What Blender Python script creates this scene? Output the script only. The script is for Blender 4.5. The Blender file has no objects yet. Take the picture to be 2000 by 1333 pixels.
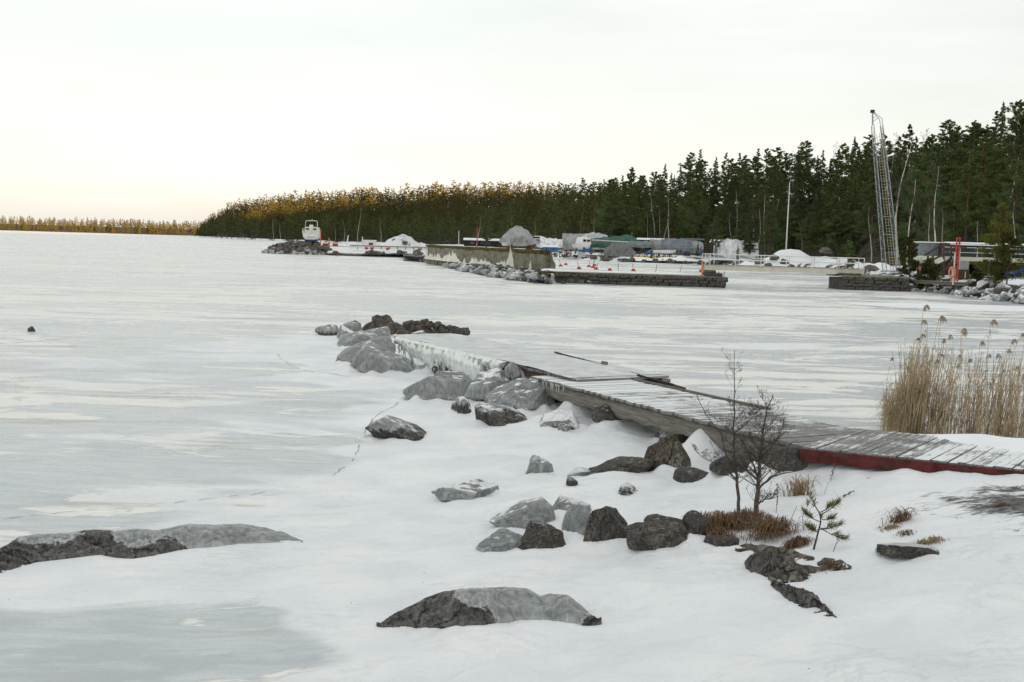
import bpy, math, random
import numpy as np
from mathutils import Vector, Matrix
random.seed(7)
SC = bpy.context.scene
COL = SC.collection
R = math.radians

# ------------------------------------------------------------------ camera
EYE = 3.5
PITCH, ROLL = R(5.62), R(1.63)
cam = bpy.data.cameras.new('camera')
cam.lens = 35.0; cam.sensor_width = 36.0; cam.clip_start = 0.1; cam.clip_end = 12000
co = bpy.data.objects.new('camera', cam); COL.objects.link(co)
CM = (Matrix.Rotation(math.pi/2 - PITCH, 3, 'X') @ Matrix.Rotation(ROLL, 3, 'Z'))
co.matrix_world = Matrix.Translation((0, 0, EYE)) @ CM.to_4x4()
SC.camera = co

# ------------------------------------------------------------------ light
SUN_EL, SUN_AZ = R(3.6), R(145)          # azimuth clockwise from +Y (the viewing direction)
world = bpy.data.worlds.new('World'); SC.world = world; world.use_nodes = True
wt = world.node_tree; wt.nodes.clear()
sky = wt.nodes.new('ShaderNodeTexSky'); sky.sky_type = 'NISHITA'; sky.sun_disc = False
sky.sun_elevation = SUN_EL; sky.sun_rotation = SUN_AZ
sky.air_density = 1.0; sky.dust_density = 1.0; sky.ozone_density = 1.0
hs = wt.nodes.new('ShaderNodeHueSaturation'); hs.inputs['Saturation'].default_value = 0.62
veil = wt.nodes.new('ShaderNodeMixRGB'); veil.inputs[2].default_value = (4.62, 4.66, 4.50, 1)
tc = wt.nodes.new('ShaderNodeTexCoord')
mp = wt.nodes.new('ShaderNodeMapping'); mp.inputs['Scale'].default_value = (1.2, 1.2, 7.0)
nz = wt.nodes.new('ShaderNodeTexNoise'); nz.inputs['Scale'].default_value = 1.6; nz.inputs['Detail'].default_value = 6
rp = wt.nodes.new('ShaderNodeMapRange'); rp.inputs[1].default_value = 0.3; rp.inputs[2].default_value = 0.75
rp.inputs[3].default_value = 0.50; rp.inputs[4].default_value = 0.78
bg = wt.nodes.new('ShaderNodeBackground'); bg.inputs['Strength'].default_value = 0.06
wo = wt.nodes.new('ShaderNodeOutputWorld')
L = wt.links.new
L(sky.outputs[0], hs.inputs['Color']); L(hs.outputs[0], veil.inputs[1])
L(tc.outputs['Generated'], mp.inputs[0]); L(mp.outputs[0], nz.inputs['Vector'])
L(nz.outputs['Fac'], rp.inputs[0]); L(rp.outputs[0], veil.inputs[0])
L(veil.outputs[0], bg.inputs['Color']); L(bg.outputs[0], wo.inputs[0])
sl = bpy.data.lights.new('sun', 'SUN'); sl.energy = 5.0; sl.angle = R(0.6); sl.color = (1.0, 0.54, 0.15)
so = bpy.data.objects.new('sun', sl); COL.objects.link(so)
sd = Vector((math.sin(SUN_AZ)*math.cos(SUN_EL), math.cos(SUN_AZ)*math.cos(SUN_EL), math.sin(SUN_EL)))
so.rotation_euler = sd.to_track_quat('Z', 'Y').to_euler(); so.location = (60, -90, 40)
vs = SC.view_settings
vs.view_transform = 'Standard'; vs.look = 'None'; vs.exposure = 2.13; vs.gamma = 1.0; vs.use_curve_mapping = False
SC.cycles.max_bounces = 5; SC.cycles.diffuse_bounces = 3; SC.cycles.transparent_max_bounces = 6
SC.cycles.use_denoising = True

# ------------------------------------------------------------------ helpers
F = 1944.0
def ray(px, py):
    return CM @ Vector(((px-1000)/F, -(py-666.5)/F, -1.0))
def P(px, py, z=0.0):
    d = ray(px, py); t = (z-EYE)/d.z
    return Vector((0, 0, EYE)) + d*t
def PY(px, py, Y):
    d = ray(px, py); t = Y/d.y
    return Vector((0, 0, EYE)) + d*t
def hor(px): return 446.5 + 0.02846*px
def col_x(px, Y):                                  # world x of picture column px at distance Y, at eye level
    return PY(px, hor(px), Y).x

class MB:
    def __init__(s): s.v = []; s.f = []
    def add(s, v, f):
        n = len(s.v); s.v += [tuple(a) for a in v]; s.f += [tuple(i+n for i in q) for q in f]; return s
    def box(s, c, size, rz=0, M=None):
        hx, hy, hz = size[0]/2, size[1]/2, size[2]/2
        vs_ = [Vector((x*hx, y*hy, z*hz)) for z in (-1, 1) for y in (-1, 1) for x in (-1, 1)]
        Q = M if M is not None else Matrix.Rotation(rz, 3, 'Z')
        c = Vector(c)
        return s.add([Q @ v + c for v in vs_], [(0,2,3,1),(4,5,7,6),(0,1,5,4),(2,6,7,3),(0,4,6,2),(1,3,7,5)])
    def bar(s, a, b, w, h=None):
        a, b = Vector(a), Vector(b); d = b-a; h = h or w
        M = d.to_track_quat('X', 'Z').to_matrix()
        return s.box((a+b)/2, (d.length, w, h), M=M)
    def tube(s, pts, rad, n=6, cap=True):
        pts = [Vector(p) for p in pts]
        if not hasattr(rad, '__len__'): rad = [rad]*len(pts)
        base = len(s.v); up = Vector((0.13, 0.21, 0.97))
        for i, p in enumerate(pts):
            d = (pts[min(i+1, len(pts)-1)] - pts[max(i-1, 0)])
            if d.length < 1e-9: d = Vector((0, 0, 1))
            d.normalize(); a = d.cross(up)
            if a.length < 1e-3: a = d.cross(Vector((1, 0, 0)))
            a.normalize(); b = d.cross(a)
            for k in range(n):
                t = 2*math.pi*k/n
                s.v.append(tuple(p + (a*math.cos(t)+b*math.sin(t))*rad[i]))
        for i in range(len(pts)-1):
            for k in range(n):
                q = base+i*n
                s.f.append((q+k, q+(k+1) % n, q+n+(k+1) % n, q+n+k))
        if cap:
            s.f.append(tuple(base+k for k in range(n))[::-1]); q = base+(len(pts)-1)*n
            s.f.append(tuple(q+k for k in range(n)))
        return s
    def loft(s, secs, close=False, cap=True):        # sections: lists of equal length, each an open or closed outline
        base = len(s.v); m = len(secs[0])
        for q in secs: s.v += [tuple(p) for p in q]
        for i in range(len(secs)-1):
            for k in range(m if close else m-1):
                a = base+i*m; k2 = (k+1) % m
                s.f.append((a+k, a+k2, a+m+k2, a+m+k))
        if cap:
            s.f.append(tuple(base+k for k in range(m))[::-1]); q = base+(len(secs)-1)*m
            s.f.append(tuple(q+k for k in range(m)))
        return s
    def ribbon(s, pts, w, side):
        pts = [Vector(p) for p in pts]; base = len(s.v); n = len(pts); side = Vector(side)
        for i, p in enumerate(pts):
            ww = (w[i] if hasattr(w, '__len__') else w*(1-i/(n-1)*0.9))/2
            s.v.append(tuple(p-side*ww)); s.v.append(tuple(p+side*ww))
        for i in range(n-1): s.f.append((base+2*i, base+2*i+1, base+2*i+3, base+2*i+2))
        return s
    def mesh(s, name, mat, smooth=False):
        me = bpy.data.meshes.new(name); me.from_pydata(s.v, [], s.f)
        if mat:
            me.materials.append(mat)
        if smooth:
            me.polygons.foreach_set('use_smooth', [True]*len(me.polygons))
        me.update(); return me
    def build(s, name, mat, parent=None, smooth=False, loc=None):
        return put(name, s.mesh(name, mat, smooth), parent, loc)

def put(name, me, parent=None, loc=None, rz=None, sc=None):
    o = bpy.data.objects.new(name, me); COL.objects.link(o)
    if parent: o.parent = parent
    if loc is not None: o.location = loc
    if rz is not None: o.rotation_euler = (0, 0, rz) if not hasattr(rz, '__len__') else rz
    if sc is not None: o.scale = sc if hasattr(sc, '__len__') else (sc, sc, sc)
    return o
def tag(o, label=None, cat=None, group=None, kind=None):
    if label: o['label'] = label
    if cat: o['category'] = cat
    if group: o['group'] = group
    if kind: o['kind'] = kind
    return o
def thing(name, label, cat, loc, rz=0, group=None):
    return tag(put(name, None, None, loc, rz), label, cat, group)

# numpy value noise
def vnoise(x, y, seed=0):
    x = np.asarray(x, float); y = np.asarray(y, float)
    xi = np.floor(x).astype(np.int64); yi = np.floor(y).astype(np.int64)
    fx = x-xi; fy = y-yi; fx = fx*fx*(3-2*fx); fy = fy*fy*(3-2*fy)
    def h(a, b):
        n = (a*374761393 + b*668265263 + seed*974634777) & 0xffffffff
        n = ((n ^ (n >> 13))*1274126177) & 0xffffffff
        return ((n ^ (n >> 16)) & 0xffff)/65535.0
    return (h(xi,yi)*(1-fx)+h(xi+1,yi)*fx)*(1-fy)+(h(xi,yi+1)*(1-fx)+h(xi+1,yi+1)*fx)*fy
def fbm(x, y, seed=0, oct=4):
    t = 0; a = 1; s_ = 0
    for k in range(oct):
        t = t + a*vnoise(np.asarray(x)*2**k, np.asarray(y)*2**k, seed+k); s_ += a; a *= 0.5
    return t/s_ - 0.5
def np_mesh(name, V, Fc, mat, smooth=False, attrs=None):
    me = bpy.data.meshes.new(name); V = np.asarray(V, np.float32); Fc = np.asarray(Fc, np.int32); k = Fc.shape[1]
    me.vertices.add(len(V)); me.vertices.foreach_set('co', V.ravel())
    me.loops.add(Fc.size); me.loops.foreach_set('vertex_index', Fc.ravel())
    me.polygons.add(len(Fc)); me.polygons.foreach_set('loop_start', np.arange(len(Fc), dtype=np.int32)*k)
    if smooth: me.polygons.foreach_set('use_smooth', np.ones(len(Fc), bool))
    me.update(calc_edges=True)
    if mat: me.materials.append(mat)
    for n, a in (attrs or {}).items():
        at_ = me.attributes.new(n, 'FLOAT', 'POINT'); at_.data.foreach_set('value', np.asarray(a, np.float32))
    return me
def grid_faces(nr, nc):
    i = np.arange(nr-1)[:, None]*nc + np.arange(nc-1)[None, :]
    return np.stack([i, i+1, i+nc+1, i+nc], -1).reshape(-1, 4)

# ------------------------------------------------------------------ materials
class NT:
    def __init__(s, name):
        s.m = bpy.data.materials.new(name); s.m.use_nodes = True; s.t = s.m.node_tree; s.t.nodes.clear()
        s.out = s.t.nodes.new('ShaderNodeOutputMaterial'); s.b = s.t.nodes.new('ShaderNodeBsdfPrincipled')
        s.t.links.new(s.b.outputs[0], s.out.inputs[0])
    def n(s, typ, **kw):
        nd = s.t.nodes.new('ShaderNode'+typ)
        for k, v in kw.items():
            if k in nd.inputs: s.set(nd.inputs[k], v)
            else: setattr(nd, k, v)
        return nd
    def set(s, sock, v):
        if hasattr(v, 'is_output'): s.t.links.new(v, sock)
        elif hasattr(v, '__len__') and len(v) == 3 and sock.type == 'RGBA': sock.default_value = (*v, 1)
        else: sock.default_value = v
    def pos(s, scale=(1,1,1), kind='world'):
        if kind == 'world': c = s.n('NewGeometry').outputs['Position']
        else: c = s.n('TexCoord').outputs['Object' if kind == 'obj' else 'Generated']
        m = s.n('Mapping'); s.set(m.inputs[0], c); m.inputs['Scale'].default_value = scale; return m.outputs[0]
    def noise(s, vec, scale, detail=5, rough=0.55, dist=0):
        nd = s.n('TexNoise', Scale=scale, Detail=detail, Roughness=rough, Distortion=dist); s.set(nd.inputs['Vector'], vec); return nd.outputs['Fac']
    def ramp(s, v, a, b, lo=0.0, hi=1.0):
        nd = s.n('MapRange', interpolation_type='SMOOTHSTEP'); s.set(nd.inputs[0], v)
        for i, x in enumerate((a, b, lo, hi)): s.set(nd.inputs[i+1], x)
        return nd.outputs[0]
    def mix(s, f, a, b):
        nd = s.n('MixRGB'); s.set(nd.inputs[0], f); s.set(nd.inputs[1], a); s.set(nd.inputs[2], b); return nd.outputs[0]
    def math(s, op, a, b=0.0):
        nd = s.n('Math', operation=op); s.set(nd.inputs[0], a); s.set(nd.inputs[1], b); return nd.outputs[0]
    def bump(s, h, strength, dist):
        nd = s.n('Bump', Strength=strength, Distance=dist); s.set(nd.inputs['Height'], h); s.set(s.b.inputs['Normal'], nd.outputs[0])
    def fin(s, col=None, rough=0.7, spec=0.3, **kw):
        if col is not None: s.set(s.b.inputs['Base Color'], col)
        s.set(s.b.inputs['Roughness'], rough); s.set(s.b.inputs['Specular IOR Level'], spec)
        for k, v in kw.items(): s.set(s.b.inputs[k.replace('_', ' ')], v)
        return s.m

def m_plain(name, col, rough=0.6, var=0.25, scale=3.0, spec=0.3, metal=0.0, kind='obj', bump=0.0, dirt=None):
    t = NT(name); p = t.pos((1,1,1), kind)
    n = t.noise(p, scale, 6, 0.6)
    c = t.mix(t.ramp(n, 0.3, 0.7), tuple(x*(1-var) for x in col), tuple(min(1, x*(1+var)) for x in col))
    if dirt:
        c = t.mix(t.ramp(t.noise(p, scale*0.4, 6, 0.7), 0.5, 0.75), c, dirt)
    if bump: t.bump(n, bump, 0.02)
    return t.fin(c, rough, spec, Metallic=metal)

def m_lake():
    t = NT('lake_ice_and_snow'); p = t.pos()
    sn = t.n('Attribute', attribute_name='snow').outputs['Fac']; dr = t.n('Attribute', attribute_name='dirt').outputs['Fac']
    big = t.noise(t.pos((0.035, 0.10, 1)), 1.0, 10, 0.66, 0.8)
    med = t.noise(t.pos((0.30, 0.75, 1)), 1.0, 9, 0.66, 0.7)
    fine = t.noise(t.pos((1.1, 7.0, 1)), 1.0, 6, 0.7)
    streak = t.noise(t.pos((0.07, 0.75, 1)), 1.0, 9, 0.72, 0.3)
    grain = t.noise(p, 38, 3, 0.6)
    bare = t.n('Attribute', attribute_name='bare').outputs['Fac']
    v = t.math('ADD', t.math('MULTIPLY', t.math('SUBTRACT', big, .5), 1.25), t.math('ADD', .75, t.math('MULTIPLY', t.math('SUBTRACT', med, .5), 1.0)))
    v = t.math('SUBTRACT', v, t.math('MULTIPLY', bare, 0.25))
    dv = t.n('VectorMath', operation='MULTIPLY'); sb = t.n('VectorMath', operation='SUBTRACT'); t.set(sb.inputs[0], p); sb.inputs[1].default_value = (-6.0, 17.0, 0); t.set(dv.inputs[0], sb.outputs[0]); dv.inputs[1].default_value = (.11, .085, 0)
    ln = t.n('VectorMath', operation='LENGTH'); t.set(ln.inputs[0], dv.outputs[0])
    v = t.math('SUBTRACT', v, t.ramp(ln.outputs['Value'], 1.0, .25, 0, .08))
    patch = t.ramp(v, 0.725, 0.775)
    ice = t.mix(t.ramp(fine, 0.3, 0.7), (0.43, 0.475, 0.505), (0.585, 0.62, 0.635))
    ice = t.mix(t.ramp(v, 0.60, 0.52), ice, (0.44, 0.48, 0.49))
    hoar_skyglow = t.mix(t.ramp(fine, 0.35, 0.65), (0.76, 0.76, 0.73), (0.87, 0.86, 0.81))  # frost patches; their warm tint paints in the glow reflected from the sky
    c = t.mix(patch, ice, hoar_skyglow)
    c = t.mix(t.ramp(streak, 0.53, 0.62, 0, .75), c, (0.41, 0.445, 0.425))
    wetp = t.math('MULTIPLY', t.ramp(t.noise(t.pos((0.25, 0.8, 1)), 1.0, 8, 0.75, 1.2), 0.63, 0.67), t.ramp(fine, 0.4, 0.55))
    c = t.mix(t.math('MULTIPLY', wetp, 0.55), c, (0.30, 0.345, 0.325))
    soft = t.noise(t.pos((0.9, 1.3, 1)), 1.0, 4, 0.5)
    snow = t.mix(t.ramp(soft, 0.3, 0.7), (0.765, 0.795, 0.83), (0.875, 0.885, 0.897))
    crust = t.noise(t.pos((3.0, 7.0, 1)), 1.0, 8, 0.7, .6)
    snow = t.mix(t.ramp(crust, 0.50, 0.68, 0, .55), snow, (0.72, 0.755, 0.795))
    vq = t.n('TexVoronoi', Scale=5.0); t.set(vq.inputs['Vector'], p); vqs = t.n('SeparateColor'); t.set(vqs.inputs[0], vq.outputs['Color'])
    speck = t.math('MULTIPLY', t.ramp(vq.outputs['Distance'], .055, .03), t.ramp(vqs.outputs[0], .80, .82))
    snow = t.mix(t.math('MULTIPLY', speck, .8), snow, (0.10, 0.08, 0.06))
    snow = t.mix(t.ramp(grain, 0.62, 0.75), snow, (0.72, 0.745, 0.775))
    f = t.ramp(t.math('ADD', t.math('SUBTRACT', sn, t.math('MULTIPLY', bare, .6)), t.math('MULTIPLY', t.math('SUBTRACT', med, 0.5), 1.5)), 0.18, 0.60)
    c = t.mix(f, c, snow)
    soil = t.mix(t.ramp(t.noise(p, 9, 5, 0.6), 0.35, 0.65), (0.045, 0.045, 0.043), (0.16, 0.16, 0.155))
    dn = t.noise(t.pos((1.6, 4.5, 1)), 1.6, 7, 0.72, 0.8)
    df = t.ramp(t.math('ADD', dr, t.math('SUBTRACT', dn, 0.5)), 0.44, 0.60)
    c = t.mix(df, c, soil)
    lump = t.noise(t.pos((4.5, 6.5, 1)), 1.0, 7, 0.62)
    hgt = t.math('ADD', t.math('MULTIPLY', t.math('MULTIPLY', lump, f), 2.4), t.math('ADD', t.math('MULTIPLY', grain, 0.30), t.math('MULTIPLY', patch, 0.5)))
    t.bump(hgt, 0.55, 0.04)
    r = t.math('ADD', t.math('MULTIPLY', f, 0.35), t.math('ADD', 0.26, t.math('MULTIPLY', patch, 0.25)))
    return t.fin(c, r, 0.35)

def m_rock():
    t = NT('granite_glazed_with_ice'); ob = t.pos((1,1,1), 'obj'); ge = t.n('TexCoord').outputs['Generated']
    oi = t.n('ObjectInfo'); sp = t.n('SeparateColor'); t.set(sp.inputs[0], oi.outputs['Color'])
    ice_a, snow_a, warm = t.math('ADD', sp.outputs[0], t.n('Attribute', attribute_name='glaze').outputs['Fac']), sp.outputs[1], sp.outputs[2]; wet = oi.outputs['Alpha']
    off = t.n('VectorMath', operation='ADD'); t.set(off.inputs[0], ob)
    cx = t.n('CombineXYZ'); t.set(cx.inputs[0], t.math('MULTIPLY', oi.outputs['Random'], 37.0)); t.set(off.inputs[1], cx.outputs[0]); v = off.outputs[0]
    n1 = t.noise(v, 3.0, 7, 0.65); n2 = t.noise(v, 11.0, 6, 0.7); n3 = t.noise(v, 34.0, 4, 0.6)
    cool = t.mix(t.ramp(n2, 0.35, 0.68), (0.022, 0.022, 0.023), (0.15, 0.15, 0.147))
    brn = t.mix(t.ramp(n2, 0.35, 0.68), (0.030, 0.022, 0.014), (0.21, 0.155, 0.105))
    c = t.mix(warm, cool, brn)
    c = t.mix(t.ramp(n3, 0.58, 0.72, 0, 0.6), c, (0.30, 0.30, 0.27))
    pt0 = t.n('NewGeometry').outputs['Pointiness']
    c = t.mix(t.ramp(pt0, 0.51, 0.60, 0, .45), c, (0.26, 0.25, 0.23))
    lich = t.math('MULTIPLY', t.ramp(n1, 0.50, 0.60), t.ramp(n2, 0.44, 0.54))
    c = t.mix(t.math('MULTIPLY', lich, t.math('SUBTRACT', 0.9, t.math('MULTIPLY', wet, 0.8))), c, (0.30, 0.31, 0.25))
    rust = t.ramp(t.noise(v, 4.7, 5, 0.6), 0.63, 0.72)
    c = t.mix(t.math('MULTIPLY', rust, t.math('MULTIPLY', warm, 0.5)), c, (0.22, 0.10, 0.04))
    wv = t.n('VectorMath', operation='ADD'); t.set(wv.inputs[0], v); nv = t.n('TexNoise', Scale=3.0, Detail=4); t.set(nv.inputs['Vector'], v); sc_ = t.n('VectorMath', operation='SCALE'); t.set(sc_.inputs[0], nv.outputs['Color']); sc_.inputs['Scale'].default_value = .55; t.set(wv.inputs[1], sc_.outputs[0])
    vo = t.n('TexVoronoi', feature='DISTANCE_TO_EDGE', Scale=1.7); t.set(vo.inputs['Vector'], wv.outputs[0])
    crk = t.ramp(vo.outputs['Distance'], 0.035, 0.0)
    c = t.mix(t.math('MULTIPLY', crk, .85), c, (0.012, 0.011, 0.010))
    vs2 = t.n('TexVoronoi', Scale=60.0); t.set(vs2.inputs['Vector'], v); sv2 = t.n('SeparateColor'); t.set(sv2.inputs[0], vs2.outputs['Color'])
    c = t.mix(t.ramp(sv2.outputs[0], .72, .95, 0, .35), c, (0.33, 0.31, 0.29))
    c = t.mix(t.ramp(t.noise(v, 1.1, 3, .5), .42, .62, 0, .5), c, (0.055, 0.05, 0.045))
    sg = t.n('SeparateXYZ'); t.set(sg.inputs[0], ge)
    h = sg.outputs[2]
    # a coat of frozen spray over the upper part, ending in a ragged white fringe
    val = t.math('ADD', t.math('MULTIPLY', ice_a, 1.9), t.math('MULTIPLY', t.math('SUBTRACT', h, 0.5), 0.9))
    val = t.math('ADD', val, t.math('MULTIPLY', t.math('SUBTRACT', n1, 0.5), 0.9))
    val = t.math('ADD', val, t.math('MULTIPLY', t.math('SUBTRACT', n2, 0.5), 0.9))
    gl = t.math('MULTIPLY', t.ramp(val, 0.84, 1.02), t.ramp(ice_a, 0.02, 0.12))
    rim = t.math('MULTIPLY', gl, t.ramp(val, 1.10, 0.98))
    st = t.noise(t.pos((7, 7, 1.2), 'obj'), 2.4, 5, 0.6)
    icec = t.mix(t.ramp(st, 0.35, 0.68), (0.165, 0.178, 0.182), (0.29, 0.308, 0.312))
    icec = t.mix(t.ramp(n1, 0.52, 0.75, 0, .7), icec, (0.44, 0.465, 0.465))
    pt = t.n('NewGeometry').outputs['Pointiness']
    icec = t.mix(t.ramp(pt, 0.50, 0.58, 0, .75), icec, (0.55, 0.575, 0.575))
    icec = t.mix(t.math('MULTIPLY', rim, 0.5), icec, (0.72, 0.74, 0.74))
    c = t.mix(gl, c, icec)
    nrm = t.n('SeparateXYZ'); t.set(nrm.inputs[0], t.n('NewGeometry').outputs['Normal'])
    sv = t.math('ADD', t.math('MULTIPLY', nrm.outputs[2], 0.75), t.math('MULTIPLY', t.math('SUBTRACT', n1, 0.5), 0.9))
    sv = t.math('ADD', sv, t.math('MULTIPLY', snow_a, 0.8))
    sf = t.math('MULTIPLY', t.ramp(sv, 0.98, 1.06), t.ramp(snow_a, 0.02, 0.1))
    c = t.mix(sf, c, (0.84, 0.86, 0.88))
    rough = t.math('ADD', t.math('SUBTRACT', 0.85, t.math('MULTIPLY', wet, 0.4)), t.math('MULTIPLY', gl, -0.42))
    t.bump(t.math('ADD', t.math('MULTIPLY', n2, t.math('SUBTRACT', 1.0, t.math('MULTIPLY', gl, 0.6))), t.math('SUBTRACT', t.math('MULTIPLY', gl, 0.5), t.math('MULTIPLY', crk, t.math('SUBTRACT', .8, t.math('MULTIPLY', gl, .6))))), 0.9, 0.06)
    return t.fin(c, rough, 0.4)

def m_wood(name, dark, light, frost=0.0, along=(1.2, 14, 14)):
    t = NT(name); ob = t.pos(along, 'obj'); oi = t.n('ObjectInfo')
    g = t.noise(ob, 2.2, 6, 0.65, 0.4)
    c = t.mix(t.ramp(g, 0.3, 0.7), dark, light)
    c = t.mix(t.ramp(oi.outputs['Random'], 0, 1, 0, 0.35), c, tuple(x*0.55 for x in light))
    if frost:
        w = t.pos((2.2, 2.2, 2)); a = t.n('ObjectInfo').outputs['Color']; s_ = t.n('SeparateColor'); t.set(s_.inputs[0], a)
        fn = t.math('ADD', t.noise(w, 0.9, 6, 0.7), t.math('MULTIPLY', t.math('SUBTRACT', t.noise(ob, 3.0, 5, 0.7), 0.5), 0.8))
        nz_ = t.n('SeparateXYZ'); t.set(nz_.inputs[0], t.n('NewGeometry').outputs['Normal'])
        ff = t.math('MULTIPLY', t.ramp(t.math('ADD', fn, s_.outputs[0]), 0.66, 0.86), t.ramp(nz_.outputs[2], 0.2, 0.7))
        c = t.mix(t.math('MULTIPLY', ff, frost), c, (0.78, 0.81, 0.82))
    t.bump(g, 0.5, 0.01)
    return t.fin(c, 0.75, 0.25)

def m_leaf(name, a, b, spread=0.5):
    t = NT(name); oi = t.n('ObjectInfo')
    n = t.noise(t.pos((1,1,1), 'obj'), 0.9, 3, 0.6)
    c = t.mix(t.ramp(n, 0.3, 0.7), a, b)
    c = t.mix(t.math('MULTIPLY', oi.outputs['Random'], spread), c, (a[0]*1.5, a[1]*1.15, a[2]*0.8))
    m = t.fin(c, 0.8, 0.15)
    tr = t.n('BsdfTranslucent'); t.set(tr.inputs[0], c); mx = t.n('MixShader'); mx.inputs[0].default_value = .35
    t.t.links.new(t.b.outputs[0], mx.inputs[1]); t.t.links.new(tr.outputs[0], mx.inputs[2]); t.t.links.new(mx.outputs[0], t.out.inputs[0])
    return m

def m_concrete():
    t = NT('weathered_concrete'); p = t.pos((0.35, 0.35, 0.9)); w = t.pos((2.5, 2.5, 0.35))
    n = t.noise(p, 2.0, 7, 0.65); st = t.noise(w, 2.0, 6, 0.7)
    c = t.mix(t.ramp(n, 0.3, 0.7), (0.145, 0.135, 0.10), (0.29, 0.27, 0.21))
    c = t.mix(t.ramp(st, 0.55, 0.75, 0, 0.6), c, (0.055, 0.05, 0.045))
    c = t.mix(t.ramp(st, 0.45, 0.3, 0, 0.5), c, (0.32, 0.31, 0.28))
    t.bump(n, 0.4, 0.05)
    return t.fin(c, 0.9, 0.2)
def m_moss():
    t = NT('moss'); p = t.pos()
    c = t.mix(t.ramp(t.noise(p, 1.6, 6, 0.7), 0.35, 0.65), (0.035, 0.033, 0.012), (0.14, 0.115, 0.03))
    return t.fin(c, 0.95, 0.1)
def m_ice():
    t = NT('clear_ice'); p = t.pos((6, 6, 0.9))
    n = t.noise(p, 1.6, 5, 0.6)
    c = t.mix(t.ramp(n, 0.3, 0.7), (0.50, 0.54, 0.52), (0.80, 0.82, 0.79))
    t.bump(n, 0.4, 0.03)
    return t.fin(c, 0.22, 0.5, Transmission_Weight=0.25, IOR=1.31)
def m_tarp(name, col, dirt=None):
    t = NT(name); p = t.pos((1,1,1), 'obj')
    n = t.noise(p, 0.9, 5, 0.6, 1.0); f = t.noise(p, 5.0, 4, 0.6)
    c = t.mix(t.ramp(n, 0.3, 0.7), tuple(x*0.68 for x in col), tuple(min(.9, x*1.2) for x in col))
    c = t.mix(t.ramp(f, 0.62, 0.75, 0, 0.5), c, tuple(min(.9, x*1.5) for x in col))
    if dirt: c = t.mix(t.ramp(t.noise(p, 0.5, 6, 0.7), 0.5, 0.7), c, dirt)
    t.bump(t.math('ADD', n, t.math('MULTIPLY', f, 0.3)), 0.8, 0.25)
    return t.fin(c, 0.6, 0.3)
def m_birch():
    t = NT('birch_bark'); p = t.pos((2, 2, 5), 'obj')
    n = t.noise(p, 1.4, 5, 0.7)
    c = t.mix(t.ramp(n, 0.55, 0.65), (0.58, 0.54, 0.48), (0.06, 0.05, 0.045))
    return t.fin(c, 0.8, 0.2)
def m_pinebark():
    t = NT('pine_bark'); g = t.n('TexCoord').outputs['Generated']; s_ = t.n('SeparateXYZ'); t.set(s_.inputs[0], g)
    n = t.noise(t.pos((5, 5, 1.2), 'obj'), 1.5, 5, 0.7)
    lo = t.mix(t.ramp(n, 0.3, 0.7), (0.05, 0.04, 0.032), (0.13, 0.105, 0.085))
    hi = t.mix(t.ramp(n, 0.3, 0.7), (0.10, 0.062, 0.038), (0.20, 0.125, 0.08))
    return t.fin(t.mix(t.ramp(s_.outputs[2], 0.3, 0.6), lo, hi), 0.85, 0.15)

LAKE = m_lake(); ROCK = m_rock(); CONC = m_concrete(); MOSS = m_moss(); ICE = m_ice()
PLANK = m_wood('weathered_planks', (0.13, 0.128, 0.122), (0.31, 0.305, 0.29), 1.0, (14, 1.2, 14))
TIMBER = m_wood('grey_timber', (0.11, 0.105, 0.09), (0.27, 0.255, 0.215))
BROWNWOOD = m_wood('brown_timber', (0.055, 0.032, 0.022), (0.14, 0.085, 0.06))
REDWOOD = m_plain('worn_red_paint', (0.092, 0.021, 0.02), 0.75, 0.4, 7, 0.2, dirt=(0.075, 0.05, 0.045), bump=.4)
PINE_L = m_leaf('pine_needles', (0.078, 0.118, 0.046), (0.150, 0.205, 0.078))
SPRUCE_L = m_leaf('spruce_needles', (0.060, 0.092, 0.042), (0.125, 0.168, 0.074))
YPINE_L = m_leaf('young_pine_needles', (0.11, 0.125, 0.03), (0.22, 0.23, 0.07))
BARK = m_pinebark(); BIRCH = m_birch()
TWIG = m_plain('bare_twigs', (0.085, 0.066, 0.052), 0.8, 0.3, 4)
SAPBARK = m_plain('sapling_bark', (0.085, 0.070, 0.060), 0.8, 0.4, 18)
DRYGRASS = m_plain('dry_grass', (0.155, 0.095, 0.05), 0.8, 0.45, 20)
PALEGRASS = m_plain('dry_straw', (0.30, 0.21, 0.11), 0.8, 0.4, 20)
REED = m_plain('dry_reed', (0.40, 0.31, 0.19), 0.75, 0.4, 2.5)
PLUME = m_plain('reed_plume', (0.36, 0.28, 0.20), 0.9, 0.3, 20)
WHITE = m_plain('white_paint', (0.72, 0.73, 0.70), 0.5, 0.08, 1.5)
GEL = m_plain('white_gelcoat', (0.76, 0.76, 0.73), 0.35, 0.06, 1.0, 0.5)
CREAM = m_plain('cream_painted_steel', (0.60, 0.58, 0.49), 0.55, 0.10, 1.2)
STEEL = m_plain('galvanised_steel', (0.36, 0.38, 0.39), 0.5, 0.2, 2.0, 0.4, 0.3)
IRON = m_plain('dark_iron', (0.035, 0.028, 0.024), 0.7, 0.3, 12)
RED = m_plain('red_paint', (0.42, 0.045, 0.035), 0.5, 0.2, 2)
ORANGE = m_plain('faded_orange_plastic', (0.62, 0.20, 0.11), 0.55, 0.2, 3)
BLUE = m_plain('blue_paint', (0.035, 0.14, 0.42), 0.5, 0.2, 2)
NAVY = m_plain('navy_hull_paint', (0.018, 0.022, 0.032), 0.4, 0.3, 1)
GLASS = m_plain('dark_window_glass', (0.03, 0.04, 0.045), 0.12, 0.2, 1, 0.6)
DARK = m_plain('dark_stained_boards', (0.022, 0.02, 0.018), 0.8, 0.4, 2)
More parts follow.
